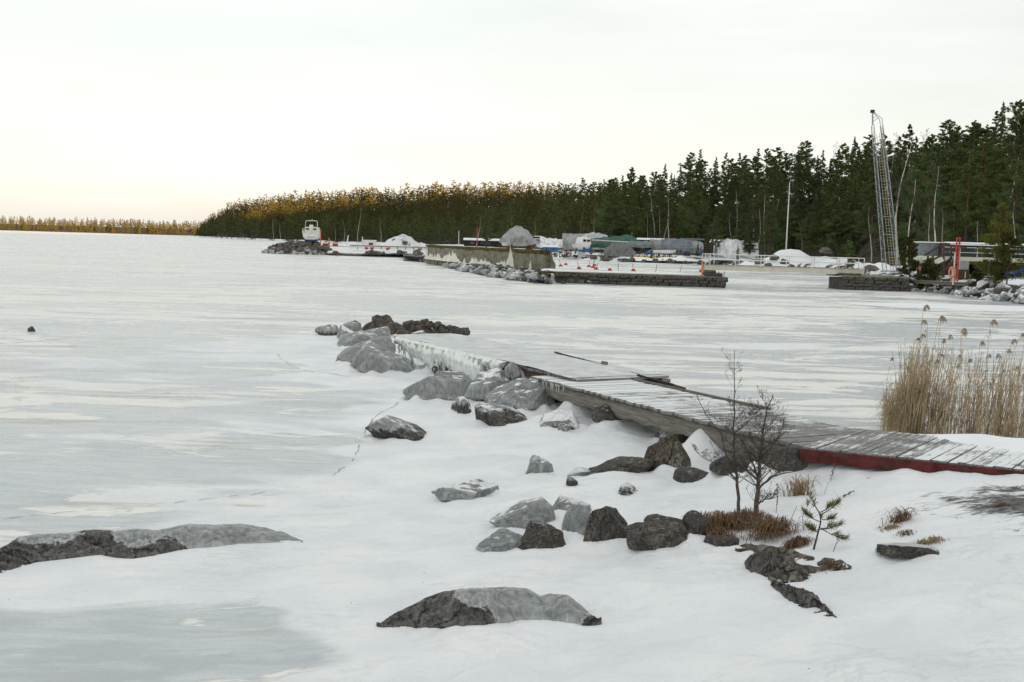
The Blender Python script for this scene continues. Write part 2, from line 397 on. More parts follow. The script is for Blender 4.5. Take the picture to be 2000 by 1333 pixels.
DECKICE = m_plain('glazed_deck_ice', (0.52, 0.545, 0.55), 0.4, 0.2, 2.2, 0.4, kind='world', bump=.3)
SNOW = m_plain('snow', (0.84, 0.86, 0.885), 0.8, 0.03, 2, 0.25, kind='world', bump=0.2)
BANKICE = m_plain('frozen_spray', (0.70, 0.68, 0.60), 0.5, 0.12, 1.2, bump=0.4)
STONE = m_plain('dark_pier_stone', (0.085, 0.078, 0.07), 0.85, 0.5, 1.6, bump=0.5)
YELLOW = m_plain('yellow_paint', (0.55, 0.36, 0.04), 0.6, 0.25, 2)
T_GREY = m_tarp('grey_tarpaulin', (0.33, 0.345, 0.345)); T_SILV = m_tarp('silver_tarpaulin', (0.50, 0.53, 0.55))
T_GREEN = m_tarp('green_tarpaulin', (0.055, 0.135, 0.10)); T_DARK = m_tarp('dark_grey_tarpaulin', (0.17, 0.175, 0.175))
T_BLUE = m_tarp('blue_grey_tarpaulin', (0.18, 0.215, 0.245)); T_WHITE = m_tarp('white_tarpaulin', (0.72, 0.74, 0.75)); T_OLIVE = m_tarp('grey_green_tarpaulin', (0.17, 0.21, 0.20))
# ================================================================== the near bank: a height field over the ice
# (picture column, row, height above the ice, how much loose snow, how much bare soil)
CT = [(0,1333,.05,.0,0),(250,1333,.06,.0,0),(480,1333,.12,.15,0),(600,1333,.22,.6,0),(760,1333,.32,.9,0),(1000,1333,.46,1,0),(1250,1333,.62,1,0),(1500,1333,.80,1,0),(1750,1333,.98,1,0),(2000,1333,1.12,1,0),
 (0,1230,.05,.1,0),(150,1260,.05,.0,0),(330,1250,.06,.1,0),(460,1225,.08,.12,0),(520,1260,.12,.4,0),(620,1200,.14,.8,0),(100,1160,.08,.9,0),(300,1120,.08,1,0),(430,1130,.09,1,0),
 (700,1150,.14,1,0),(760,1240,.20,1,0),(1000,1245,.30,1,0),(1180,1215,.34,1,0),(1300,1200,.44,1,0),(1450,1220,.58,1,0),(1650,1210,.78,1,0),(1850,1200,.95,1,0),(2000,1180,1.05,1,0),
 (600,1060,.06,.9,0),(450,1020,.03,.6,0),(200,1010,.0,.2,0),(0,1020,.0,.1,0),(800,1060,.12,1,0),(920,1085,.17,1,0),(1100,1095,.25,1,0),(1300,1100,.40,1,0),(1420,1095,.50,1,0),(1560,1130,.62,1,.1),
 (1700,1060,.74,1,0),(1800,1080,.85,1,.12),(1900,1060,.95,1,.1),(2000,1060,1.02,1,.05),(1900,985,.96,.7,.62),(2000,985,1.03,.6,.74),(1960,950,1.0,.7,.64),(2000,1020,1.03,.9,.42),(1860,1005,.9,1,.36),(1800,940,.88,1,0),(1700,930,.78,1,0),(1640,907,.80,1,0),(1612,907,.76,1,0),(1720,910,.88,1,0),(1790,913,.94,1,0),(1860,916,1.0,1,0),(1930,918,1.05,1,0),(2000,920,1.09,1,0),
 (1600,945,.62,1,0),(1560,960,.58,1,0),(1480,1000,.52,1,0),(1400,1010,.46,1,0),(1400,960,.40,1,0),(1300,985,.38,1,0),(1200,960,.28,1,0),(1200,1000,.3,1,0),(1080,930,.2,1,0),(1000,930,.15,1,0),(880,930,.10,1,0),(800,980,.08,.95,0),
 (700,960,.05,.7,0),(640,980,.03,.5,0),(720,880,.05,.8,0),(850,880,.10,1,0),(960,860,.14,1,0),(1080,860,.22,1,0),(1180,870,.3,1,0),(1280,940,.34,1,0),(1240,850,.34,1,0),(1340,900,.32,1,0),
 (1440,940,.30,1,0),(1520,930,.25,1,0),(1560,915,.30,1,.0),(1480,905,.05,.4,.4),(1420,880,.05,.5,.2),(1300,830,.10,.5,0),(1150,790,.08,.5,0),(1100,790,.24,1,0),(1180,815,.30,1,0),
 (700,800,.04,.6,0),(820,800,.09,1,0),(900,820,.12,1,0),(760,770,.05,.5,0),(720,745,.05,.8,0),(660,735,.06,.9,0),(600,700,.05,.8,0),(560,690,.03,.5,0),(640,665,.06,.9,0),(590,660,.02,.4,0),(760,720,.10,1,0),(850,700,.12,1,0),
 (540,720,.0,.05,0),(500,650,.0,.0,0),(580,760,.0,.1,0),(640,800,.0,.15,0),(600,900,.0,.1,0),(400,900,0,0,0),(200,800,0,0,0),(500,980,.01,.3,0),(640,860,.0,.1,0),(400,600,0,0,0),(660,600,0,0,0),(900,630,0,0,0),
 (960,700,.05,.4,0),(1050,690,0,.1,0),(1200,720,0,.05,0),(1400,770,0,.05,0),(1600,820,0,.05,0),(1700,840,.02,.2,0),(1800,870,.05,.3,0),(1900,885,.12,.5,0),(2000,900,.25,.6,0),(1200,640,0,0,0),(1600,720,0,0,0),(1900,800,0,0,0)]
cx_, cy_, cz_, cs_, cd_ = [], [], [], [], []
for (a, b, z, s, d) in CT:
    q = P(a, b, z); cx_.append(q.x); cy_.append(q.y); cz_.append(z); cs_.append(s); cd_.append(d)
for (x, y, z, s) in [(0,3,1.2,1),(0,0,1.85,1),(4,2,1.7,1),(9,4,1.5,1),(9,8,1.3,1),(12,11,1.2,1),(20,10,1.5,1),(20,0,2,1),(0,-10,2.6,1),(12,-10,2.6,1),(-8,-10,1.6,1),(-7,0,.5,.8),(-5,3,.25,.5),
                     (-14,0,.1,.3),(-14,8,0,0),(-20,-10,.6,1),(9,15,.1,.3),(14,18,0,0),(24,18,.3,.6),(30,25,0,0),(-10,14,0,0),(-12,20,0,0),(10,26,0,0),(5,32,0,0),(-5,36,0,0),(-14,30,0,0),(-14,45,0,0),(14,45,0,0),(-2,4.2,.5,1)]:
    cx_.append(x); cy_.append(y); cz_.append(z); cs_.append(s); cd_.append(0)
cx_, cy_, cz_, cs_, cd_ = map(np.array, (cx_, cy_, cz_, cs_, cd_))
# drifts heaped against stones and the jetty: (column, row, radius, height)
MND = [(1015,778,.42,.62),(1030,790,.4,.3),(905,742,.45,.34),(1128,818,.36,.50),(1160,815,.45,.26),(1222,846,.36,.44),(1260,850,.4,.2),(1372,915,.42,.46),(1440,985,.36,.26),(900,795,.2,.18),(780,712,.35,.34),(720,735,.5,.12),
       (690,700,.5,.10),(1080,835,.4,.14),(1400,925,.4,.18),(840,722,.4,.2),(1100,905,.5,.08),(980,900,.5,.07),(1010,1010,.35,.10),(1560,1060,.4,.08),(1330,1120,.5,.08),(900,1290,.7,.06),(1190,855,.35,.14),(1320,880,.3,.2)]
MW = [(P(a, b, .15).x, P(a, b, .15).y, r, h) for a, b, r, h in MND]
def bank(x, y):
    x = np.asarray(x, float); y = np.asarray(y, float); sh = x.shape; x = x.ravel(); y = y.ravel()
    z = np.zeros_like(x); s = np.zeros_like(x); d = np.zeros_like(x)
    for i in range(0, len(x), 20000):
        xx = x[i:i+20000, None]; yy = y[i:i+20000, None]
        r2 = (xx-cx_)**2 + (yy-cy_)**2
        w = 1/(r2+0.05)**1.7
        w /= w.sum(1, keepdims=True)
        z[i:i+20000] = w@cz_; s[i:i+20000] = w@cs_; d[i:i+20000] = w@cd_
    for (mx, my, r, h) in MW:
        g = np.exp(-((x-mx)**2+(y-my)**2)/(2*(r*0.6)**2)); z += h*g; s = np.maximum(s, g)
    amp = np.clip(z*3, 0, 1)
    z = z + amp*(0.10*fbm(x*0.9, y*0.9, 3, 4)+0.09*fbm(x*2.6, y*3.2, 9, 4)+0.022*fbm(x*7, y*9, 15, 3)) + 0.012*fbm(x*1.1, y*3, 5, 3) - 0.012
    return z.reshape(sh), s.reshape(sh), d.reshape(sh)
def axis(parts):
    a = []
    for lo, hi, st in parts: a += list(np.arange(lo, hi, st))
    return np.array(a)
ax = axis([(-40,-14,1.0),(-14,-7,.12),(-7,8,.05),(8,14,.15),(14,40,1.0)])
ay = axis([(-30,2,1.0),(2,4.6,.12),(4.6,13,.045),(13,24,.07),(24,34,.14),(34,46,.6)])
gx, gy = np.meshgrid(ax, ay)
gz, gs, gd = bank(gx, gy)
def gh(x, y): return float(bank(np.array([x]), np.array([y]))[0][0])
def G(px, py):                                       # where the sight line through a pixel meets the bank or the ice
    d = ray(px, py); Ys = np.linspace(4.2, 40, 900); t = Ys/d.y
    X = d.x*t; Z = EYE+d.z*t; T = np.maximum(bank(X, Ys)[0], 0)
    k = np.argmax(Z < T)
    if Z[k] >= T[k]: return P(px, py, 0)
    return Vector((X[k], Ys[k], T[k]))
# the frozen lake: one flat sheet to the horizon
lx = axis([(-6000,-600,300),(-600,600,40),(600,6001,300)]); ly = axis([(-3000,-200,200),(-200,600,40),(600,9001,300)])
mx_, my_ = np.meshgrid(lx, ly)
tag(put('lake_ice', np_mesh('lake_ice', np.stack([mx_.ravel(), my_.ravel(), 0*mx_.ravel()], 1), grid_faces(len(ly), len(lx)), LAKE, True)), kind='structure')

# cracks where the shore ice has lifted
def crack(pts, w):
    m = MB(); q = []
    for i in range(len(pts)-1):
        a, b = pts[i], pts[i+1]
        for k in range(6):
            t = k/6; p = P(a[0]+(b[0]-a[0])*t, a[1]+(b[1]-a[1])*t, 0); z = max(gh(p.x, p.y), 0)+.006
            q.append(Vector((p.x+random.uniform(-.03, .03), p.y+random.uniform(-.05, .05), z)))
    for i in range(len(q)-1):
        s = (q[i+1]-q[i]).cross(Vector((0, 0, 1))).normalized(); ww = w*random.uniform(.3, 1.2)
        if random.random() < .85: m.add([q[i]-s*ww, q[i]+s*ww, q[i+1]+s*ww*.7, q[i+1]-s*ww*.7], [(0, 1, 2, 3)])
    return m
CRK = m_plain('crack_in_ice', (0.26, 0.31, 0.32), 0.5, 0.4, 3)
for pts, w in [([(543,693),(552,706),(572,716),(600,726),(640,733),(690,742)], .016), ([(790,782),(770,800),(740,812),(712,850),(700,885),(676,915),(640,940)], .012), ([(0,1015),(120,1002),(260,990),(420,975),(560,958)], .008), ([(0,672),(60,668),(150,660)], .03)]:
    tag(crack(pts, w).build('ice_crack', CRK), kind='structure')

# ================================================================== far land, laid out by bearing from the camera
# column: water's edge, first trees, ridge distance, row of the tree tops along the ridge
CO = [(380,1290,1300,1420,452),(400,1190,1200,1320,430),(450,1000,1010,1180,400),(500,850,860,1040,388),(600,800,810,980,378),(700,745,755,930,373),(780,640,690,880,371),(860,480,600,830,363),(950,415,520,790,361),(1050,300,420,740,360),
      (1120,245,340,640,358),(1180,226,300,520,353),(1220,224,285,420,336),(1300,222,280,390,326),(1400,216,270,370,303),(1500,206,250,350,291),(1600,180,232,330,282),(1660,150,215,315,268),(1700,112,190,300,252),(1800,98,165,285,240),(1900,86,150,265,224),(2000,76,140,245,188),(2200,64,130,240,160),(2600,55,130,260,160)]
CA = np.array(CO, float)
def cof(px, k): return np.interp(px, CA[:, 0], CA[:, k])
TREE_H = 19.0
def ridge_z(px): return EYE + (hor(px)-cof(px, 4))/F*cof(px, 3) - TREE_H
def land_z(px, Y):
    Y = np.asarray(Y, float); d0, d1, d2 = cof(px, 1), cof(px, 2), cof(px, 3)
    z = -0.3 + 1.5*np.clip((Y-d0)/3.6, 0, 1)**.7
    t = np.clip((Y-d1)/(d2-d1), 0, 1.0)
    zz = z + np.maximum(ridge_z(px)-1.2, 1.0)*(t**1.15)
    return zz
cols = np.arange(380, 2601, 10.0)
rows = np.concatenate([np.linspace(0, .12, 8), np.linspace(.16, 1.0, 22), np.linspace(1.1, 2.2, 8)])
LV = np.zeros((len(rows), len(cols), 3))
for j, c in enumerate(cols):
    d0, d2 = cof(c, 1), cof(c, 3)
    Y = d0 + (d2-d0)*rows
    k = col_x(c, 1.0)
    LV[:, j, 0] = k*Y; LV[:, j, 1] = Y
    LV[:, j, 2] = land_z(c, Y) + np.clip((Y-d0)/12, 0, 1)*1.2*fbm(k*Y*.05, Y*.05, 4, 4)
def m_floor():
    t = NT('forest_floor'); p = t.pos((0.12, 0.12, 0.12))
    n = t.noise(p, 1.0, 7, 0.7)
    c = t.mix(t.ramp(t.noise(p, 5, 5, 0.6), 0.3, 0.7), (0.03, 0.026, 0.018), (0.09, 0.075, 0.05))
    c = t.mix(t.ramp(t.math('ADD', n, t.n('Attribute', attribute_name='open').outputs['Fac']), 0.67, 0.72), c, (0.80, 0.82, 0.85))
    return t.fin(c, 0.9, 0.15)
FLOOR = m_floor()
OP = np.array([[float(np.clip(1-(LV[i, j, 1]-cof(c, 2)+4)/10, 0, 1))*.23 for j, c in enumerate(cols)] for i in range(len(rows))])
tag(put('shore_land', np_mesh('shore_land', LV.reshape(-1, 3), grid_faces(len(rows), len(cols)), FLOOR, True, {'open': OP.ravel()})), kind='structure')
def land_at(px, Y):
    k = col_x(px, 1.0); x = k*Y
    return Vector((x, Y, float(land_z(px, Y)) + float(np.clip((Y-cof(px,1))/12, 0, 1)*1.2*fbm(np.array(x*.05), np.array(Y*.05), 4, 4))))

# far shore on the left
fcols = np.arange(-1400, 520, 20.0); FV = np.zeros((6, len(fcols), 3))
for j, c in enumerate(fcols):
    Y0 = 1900 if c < 420 else 1900
    for i, (dy, z) in enumerate([(0,-.5),(15,1.5),(80,5),(200,11),(320,14),(600,4)]):
        Y = Y0+dy; FV[i, j] = (col_x(c, 1.0)*Y, Y, z)
tag(put('far_shore', np_mesh('far_shore', FV.reshape(-1, 3), grid_faces(6, len(fcols)), FLOOR, True)), kind='structure')

# unseen wooded ridge right of and behind the viewer, built to shade the bay
rv = []; nr = 150; prof = [(-170,-1),(-90,26),(-35,66),(0,84),(40,70),(120,30),(260,-1)]
for i in range(nr):
    t = i/(nr-1); bx, by = 330+60*math.sin(t*3), 480-1500*t
    for (o, z) in prof:
        hgt = max(z, -1) + (max(z, 0)/60)*(9*float(fbm(np.array(i*.2), np.array(o*.02), 21, 3)) + random.uniform(-2.5, 2.5))
        rv.append((bx+o, by, hgt*float(np.interp(by, [-1100, -60, 120, 148, 158, 190, 212, 222, 300, 480], [1.0, 1.08, 1.08, 1.0, .86, .73, .60, .54, .48, .3]))))  # crest heights shaped to place the shade line on the hill across the bay
RIDGE = m_plain('wooded_shade_ridge', (0.03, 0.04, 0.02), 0.95, 0.4, 0.08, kind='world')
tag(put('hill', np_mesh('hill', rv, grid_faces(nr, len(prof)), RIDGE, False)), kind='structure')

# ================================================================== rocks
def rock_mesh(seed, sub=4, flat=0.0, planes=11, rough=0.05, lean=0.0, peak=0.0):
    import bmesh
    rg = np.random.RandomState(seed); bm = bmesh.new()
    bmesh.ops.create_icosphere(bm, subdivisions=sub, radius=1.0)
    V = np.array([v.co[:] for v in bm.verts]); Fc = np.array([[v.index for v in f.verts] for f in bm.faces]); bm.free()
    for k in range(planes+4):
        a = rg.uniform(0, 6.283)
        if k % 3: tl = rg.uniform(-.15, .45); dd = rg.uniform(.52, .86)
        else: tl = rg.uniform(.9, 3.5); dd = rg.uniform(.42, .66)
        n = np.array([math.cos(a), math.sin(a), tl]); n /= np.linalg.norm(n)
        e = V@n-dd; V -= np.outer(np.where(e > 0, e, 0)*0.96, n)
    V[:, 2] = np.where(V[:, 2] < -.12, -.12+(V[:, 2]+.12)*.25, V[:, 2])
    if peak:
        w = 1-peak*np.clip(V[:, 2:3]*.75+.25, 0, 1); V[:, :2] *= w
    s = rg.uniform(0, 90)
    def n3(p, f, sd): return (fbm(p[:,0]*f+s, p[:,1]*f+p[:,2]*f*.7, sd, 3)+fbm(p[:,1]*f-s, p[:,2]*f+p[:,0]*f*.6, sd+5, 3))
    nn = V/np.maximum(np.linalg.norm(V, axis=1, keepdims=True), 1e-6)
    V = V + nn*(n3(V, 1.7, 2)*rough*1.5 + n3(V, 4.2, 7)*rough*1.2 + n3(V, 11.0, 11)*rough*.6)[:, None]
    V[:, 0] += lean*V[:, 2]
    lo, hi = V.min(0), V.max(0); V = (V-(lo+hi)/2)/((hi-lo)/2)
    V[:, 2] = (V[:, 2]+1)/2
    return np_mesh('rock', V, Fc, ROCK, False)
# box in the picture, ice, snow, warmth, wetness, outline, label
NEAR = [
 ((615,634,662,656),.55,.3,.2,.2,dict(peak=.2),'low ice coated rock at the outermost tip of the near boulder spit'),
 ((664,629,702,655),.75,.2,.1,.1,dict(peak=.35),'pale iced rock behind the outer tip boulders, left of the dark stones'),
 ((680,627,704,642),.0,.0,.8,.2,dict(),'small bare brown rock peeping over pale iced boulders at the spit tip'),
 ((706,629,730,648),.0,.1,.6,.2,dict(peak=.2),'small bare dark stone left of the two upright blocks on the spit'),
 ((726,617,749,646),.0,.0,.55,.2,dict(flat=0),'left one of two upright dark blocks at the spit tip'),
 ((743,617,768,646),.05,.0,.5,.2,dict(lean=.25),'right one of two upright dark blocks at the spit tip'),
 ((748,631,792,655),.22,.1,.9,.1,dict(peak=.2),'brown lichen rock with an icy left edge beside the jetty end'),
 ((787,627,834,654),.0,.0,1,.1,dict(),'rounded reddish brown boulder left of the heap of small stones'),
 ((775,645,802,658),.0,.2,.8,.2,dict(),'small brown stone in front of the rounded brown boulder'),
 ((800,646,832,659),.5,.5,.3,.1,dict(),'little iced stone between brown boulder and small stone heap'),
 ((658,636,697,666),.9,.5,.1,.1,dict(peak=.55),'white cone shaped iced rock on the spit'),
 ((658,648,730,681),.85,.2,.2,.1,dict(peak=.3),'low domed iced boulder below the white cone rock'),
 ((694,640,758,676),.8,.2,.3,.1,dict(lean=.4,peak=.3),'iced boulder sloping up to the right beside the jetty end'),
 ((657,660,762,716),.62,.1,.2,.3,dict(lean=.55),'long iced slab with a dark bare foot on the left'),
 ((675,676,797,729),.85,.15,.1,.2,dict(lean=.2),'largest smooth iced slab of the spit, drift against its right side'),
 ((800,700,832,724),.7,.6,.2,.1,dict(),'small iced stone under the frozen curtain of the jetty'),
 ((838,685,868,712),.7,.4,.2,.1,dict(peak=.3),'iced stone half behind the frozen curtain of the jetty'),
 ((792,724,922,786),.72,.2,.15,.3,dict(planes=8,lean=.05),'big flat faced iced boulder carrying an iron ring'),
 ((912,722,1006,784),.70,.3,.2,.4,dict(lean=.35,peak=.2),'angular iced boulder just right of the ringed boulder'),
 ((985,712,1016,760),.5,.2,.2,.3,dict(),'narrow iced stone wedged under the jetty joint'),
 ((953,742,1082,806),.65,.3,.2,.4,dict(peak=.1),'broad dark iced boulder under the pointed snow drift'),
 ((880,776,921,812),.45,.75,.4,.1,dict(peak=.3),'small snow capped brownish stone below the ringed boulder'),
 ((932,792,1042,834),.36,.2,.4,.4,dict(lean=-.1),'dark boulder with bare black top below the pointed drift'),
 ((1050,802,1135,842),.60,.75,.2,.2,dict(peak=.2),'iced stone half buried in the jagged drift by the jetty'),
 ((1090,828,1112,845),.6,.2,.2,.2,dict(),'tiny iced stone below the half buried jagged drift stone'),
 ((718,810,842,862),.48,.2,.3,.6,dict(lean=-.75,planes=7),'wedge shaped rock alone on the ice edge with a black foot'),
 ((1262,848,1348,924),.0,.0,.75,.1,dict(peak=.5,planes=9),'tall bare brown pointed boulder beside the jetty'),
 ((1158,892,1282,926),.08,.1,.7,.2,dict(lean=.3),'low bare brown ledge left of the pointed boulder'),
 ((1322,914,1394,946),.0,.2,.2,.7,dict(planes=6),'black flat slab right of the pointed boulder'),
 ((1028,892,1080,932),.85,.2,.1,.1,dict(planes=6),'tilted glassy grey stone alone in the snow'),
 ((1110,913,1155,931),.7,.5,.2,.2,dict(lean=.4),'small low iced stone right of the tilted glassy stone'),
 ((1107,934,1128,951),.4,.2,.3,.2,dict(),'tiny stone below the small low iced stone'),
 ((1209,944,1246,968),.5,.5,.3,.3,dict(peak=.2),'little dark stone with an icy cap in open snow'),
 ((845,940,966,980),.74,.2,.35,.1,dict(planes=8),'long flat iced rock left of the main boulder cluster'),
 ((963,971,1092,1034),.80,.2,.1,.2,dict(peak=.5,lean=.25),'big iced pyramid boulder of the front cluster'),
 ((1074,971,1153,1008),.85,.3,.1,.1,dict(peak=.3),'pale iced boulder behind the front cluster'),
 ((1102,992,1166,1052),.74,.1,.2,.3,dict(peak=.2),'narrow iced boulder left of the big lichen boulder'),
 ((1142,988,1234,1070),.04,.05,.45,.1,dict(planes=9),'big rounded lichen spotted boulder of the front cluster'),
 ((1230,1018,1347,1079),.0,.0,.45,.3,dict(lean=-.1),'dark lichen boulder right of the big rounded one'),
 ((1265,1006,1360,1052),.0,.15,.3,.3,dict(),'black rock behind the dark lichen boulder, left of brown grass'),
 ((1014,1022,1104,1078),.28,.05,.55,.3,dict(planes=8),'blocky brown black boulder with icy foot in the front cluster'),
 ((935,1036,1036,1082),.72,.1,.2,.4,dict(lean=.1),'low dark iced boulder at the left end of the front cluster'),
 ((1335,1004,1388,1052),.0,.2,.3,.3,dict(),'dark rock touching the brown grass clump under the saplings'),
 ((1376,1046,1442,1072),.0,.1,.4,.1,dict(),'small grey lichen stone below the brown grass clump'),
 ((1726,1066,1838,1093),.0,.5,.3,.4,dict(lean=-.3,planes=6),'flat dark stone flush with the snow on the right bank'),
 ((52,638,66,648),.0,.1,.4,.3,dict(peak=.4),'lone small dark stone far out on the left ice'),
 ((1395,880,1480,930),.1,.1,.3,.6,dict(),'dark rock in the hollow under the jetty left of the saplings'),
 ((1470,870,1570,925),.0,.05,.3,.7,dict(),'black rock in the hollow below the end of the grey beam'),
 ((1285,838,1345,866),.1,.5,.3,.6,dict(),'dark stone under the long jetty beam behind the pointed boulder'),
 ((1160,795,1215,826),.1,.3,.3,.7,dict(),'dark stone under the middle of the long jetty beam'),
]
DR = []
for i, ((l, t, r, b), ic, sn, wm, wt_, kw, lab) in enumerate(NEAR):
    base = G((l+r)/2, b); d = base.y
    w = (r-l)*d/F; dep = w*(.62 if (r-l) > 1.6*(b-t) else .8)
    el = math.atan2(EYE-base.z, d)
    hgt = max(((b-t)*d/F - dep*.55*math.sin(el))/math.cos(el), .22*w)
    sink = .16*hgt; DR.append((base.x, base.y+dep*.42, w/2, dep/2, hgt))
    o = put('rock', rock_mesh(100+i, 5 if (r-l) > 80 else 4, **kw), None, (base.x, base.y+dep*.42, base.z-sink), 0.0, (w/2*1.16, dep/2*1.15, (hgt+sink)*1.08))
    o.color = (ic, sn+(.2 if ic > .3 else .06), wm, wt_)
    tag(o, lab, 'rock', 'boulders along the near shore')

# bedrock showing through the snow: (column, crest row, foot row, ice)
def ledge(secs, label, col, seed, rise=.5, amp=.05, icedrop=.55):
    S_ = np.array(secs, float); V = []; gl = []; cols_ = np.arange(S_[0, 0], S_[-1, 0]+.1, 2.0); nrow = 26
    kc = np.linspace(S_[0, 0], S_[-1, 0], max(5, int((S_[-1, 0]-S_[0, 0])/30)))
    kg = np.array([G(c, np.interp(c, S_[:, 0], S_[:, 2]))[:] for c in kc])
    for px in cols_:
        yt, yb, ic = [np.interp(px, S_[:, 0], S_[:, k]) for k in (1, 2, 3)]
        zf = np.interp(px, kc, kg[:, 2]); f_ = P(px, yb, zf)
        ext = max(.01, (yb-yt)*f_.y/F); Yc = f_.y+(1-rise)*ext/((EYE-f_.z)/f_.y)
        c_ = PY(px, yt, Yc); b_ = Vector((c_.x*1.02, Yc+.25+ext*.6, f_.z-.12))
        for k in range(nrow):
            t = k/(nrow-1)*1.6
            if t <= 1:
                q = f_.lerp(c_, t); q.z += .10*ext*math.sin(t*math.pi); q.y -= .05*ext*math.sin(t*math.pi)
                if k == 0: q.z -= .12; 
            else: q = c_.lerp(b_, (t-1)/.6)
            w = math.sin(min(1, t)*math.pi*.9+.15)
            n1 = float(fbm(np.array(q.x*3.6+seed), np.array(q.y*4.5+q.z*5), seed, 5)); n2 = abs(float(fbm(np.array(q.x*5+q.y*6+seed), np.array(q.y*16+q.z*10-q.x*2), seed+3, 4)))
            q.z += amp*w*(3.0*n1-5.0*n2*(1.1-ic)+.35); q.y += amp*1.4*w*n1
            V.append(tuple(q)); gl.append(max(0, ic-icedrop*max(0, .75-t)*(1.2-ic*.8)) if ic < .97 else ic)
    me = np_mesh('rock', V, grid_faces(len(cols_), nrow)[:, ::-1], ROCK, False, {'glaze': gl})
    o = put('rock', me); o.color = col
    return tag(o, label, 'rock', 'bedrock ledges in the snow')
ledge([(-120,1082,1132,0),(0,1070,1122,.0),(40,1048,1110,.35),(70,1042,1101,.5),(130,1040,1094,.45),(195,1034,1086,.15),(225,1036,1092,.4),(260,1034,1094,.6),(300,1034,1088,.5),(345,1028,1078,.5),(370,1024,1074,.85),(420,1026,1070,.95),(470,1023,1064,1),(520,1030,1062,1),(560,1044,1060,1),(592,1056,1060,1)], 'long low dark rock ledge at the left, frosted and ending in a smooth ice tail', (0, 0, .15, .8), 61, .28, .06)
ledge([(735,1220,1225,0),(780,1195,1227,0),(830,1168,1228,.0),(860,1157,1230,.12),(900,1150,1226,.45),(950,1147,1222,.62),(985,1146,1217,.9),(1030,1150,1213,1),(1055,1163,1212,1),(1075,1159,1214,1),(1110,1165,1218,.95),(1140,1185,1224,.7),(1160,1205,1222,.4),(1175,1216,1220,.2)], 'low foreground rock, black on the left and sheathed in ice on the right', (0, 0, .1, .9), 67, .34, .05, .75)
ledge([(1428,1068,1072,0),(1455,1060,1079,0),(1500,1064,1087,0),(1540,1075,1093,0),(1590,1088,1093,0)], 'long low brown ledge below the two saplings', (0, .15, .8, .3), 71, .4, .05)
ledge([(1454,1098,1104,0),(1466,1084,1120,0),(1500,1079,1130,0),(1530,1085,1142,0),(1562,1100,1140,0),(1600,1107,1118,0),(1652,1108,1112,0)], 'grey lichen slab heading the ledge on the right bank', (0, .12, .4, .2), 73, .45, .07)
ledge([(1500,1122,1136,0),(1522,1134,1158,0),(1545,1146,1182,0),(1570,1150,1190,0),(1595,1164,1197,0),(1617,1182,1207,0),(1634,1202,1209,0)], 'black wet tongue of rock running down from the grey lichen slab', (0, .1, .2, .9), 79, .4, .07)
ledge([(1596,1100,1104,0),(1610,1089,1110,0),(1640,1090,1114,0),(1662,1104,1109,0)], 'small brown grass topped stone right of the grey slab', (0, .15, .7, .2), 83, .45, .04)

# snow lying up against each stone
for (rx, ry, rw, rd, rh) in DR:
    e = np.sqrt(((gx-rx)/rw)**2+((gy-ry)/rd)**2); msk = e < 2.6
    ee = e[msk]; nn = vnoise(gx[msk]*4.5, gy[msk]*4.5, 77)
    gz[msk] += min(.12, .28*rh)*np.exp(-((ee-1.02)/.38)**2)*(nn*1.5-.15)
    gs[msk] = np.maximum(gs[msk], np.exp(-((ee-1)/.7)**2)*(gz[msk] > .03))
fc = grid_faces(len(ay), len(ax))
keep = gz.ravel()[fc].max(1) > -0.004                # where it sinks under the ice the sheet ends
q_ = P(170, 1290, .05); gb = np.exp(-(((gx-q_.x)/1.9)**2+((gy-q_.y)/.75)**2)**1.3); q_ = P(470, 1225, .08); gb = np.maximum(gb, .9*np.exp(-(((gx-q_.x)/.35)**2+((gy-q_.y)/.45)**2)))
gb = gb*np.clip(.25+1.3*vnoise(gx*1.3, gy*3.0, 41)*vnoise(gx*.5+3, gy*1.1, 42)*1.6, 0, 1)
tag(put('snow_bank', np_mesh('snow_bank', np.stack([gx.ravel(), gy.ravel(), gz.ravel()], 1), fc[keep], LAKE, True, {'snow': gs.ravel(), 'dirt': gd.ravel(), 'bare': gb.ravel()})), kind='structure')


# heap of small dark stones at the jetty's far end
hm = [rock_mesh(600+k, 2, planes=9, rough=.03) for k in range(6)]
for k in range(150):
    t = random.random()**.8; px = 828+88*t; top = 632+23*t; Y_ = 30.4+random.uniform(0, .8)
    b = Vector((col_x(px, 1.0)*Y_, Y_, 0)); hz = .68+random.random()**.8*max(.14, (660-top)*Y_/F)
    s = random.uniform(.055, .125)
    o = put('small_stone', hm[k % 6], None, (b.x, b.y, hz-s), (random.uniform(0, 1), random.uniform(0, 1), random.uniform(0, 6)), (s, s*.8, s*1.4))
    o.color = (0, 0, .85, .2)
    tag(o, 'small dark angular stone in the heap at the far end of the jetty', 'stone', 'heap of small dark stones')

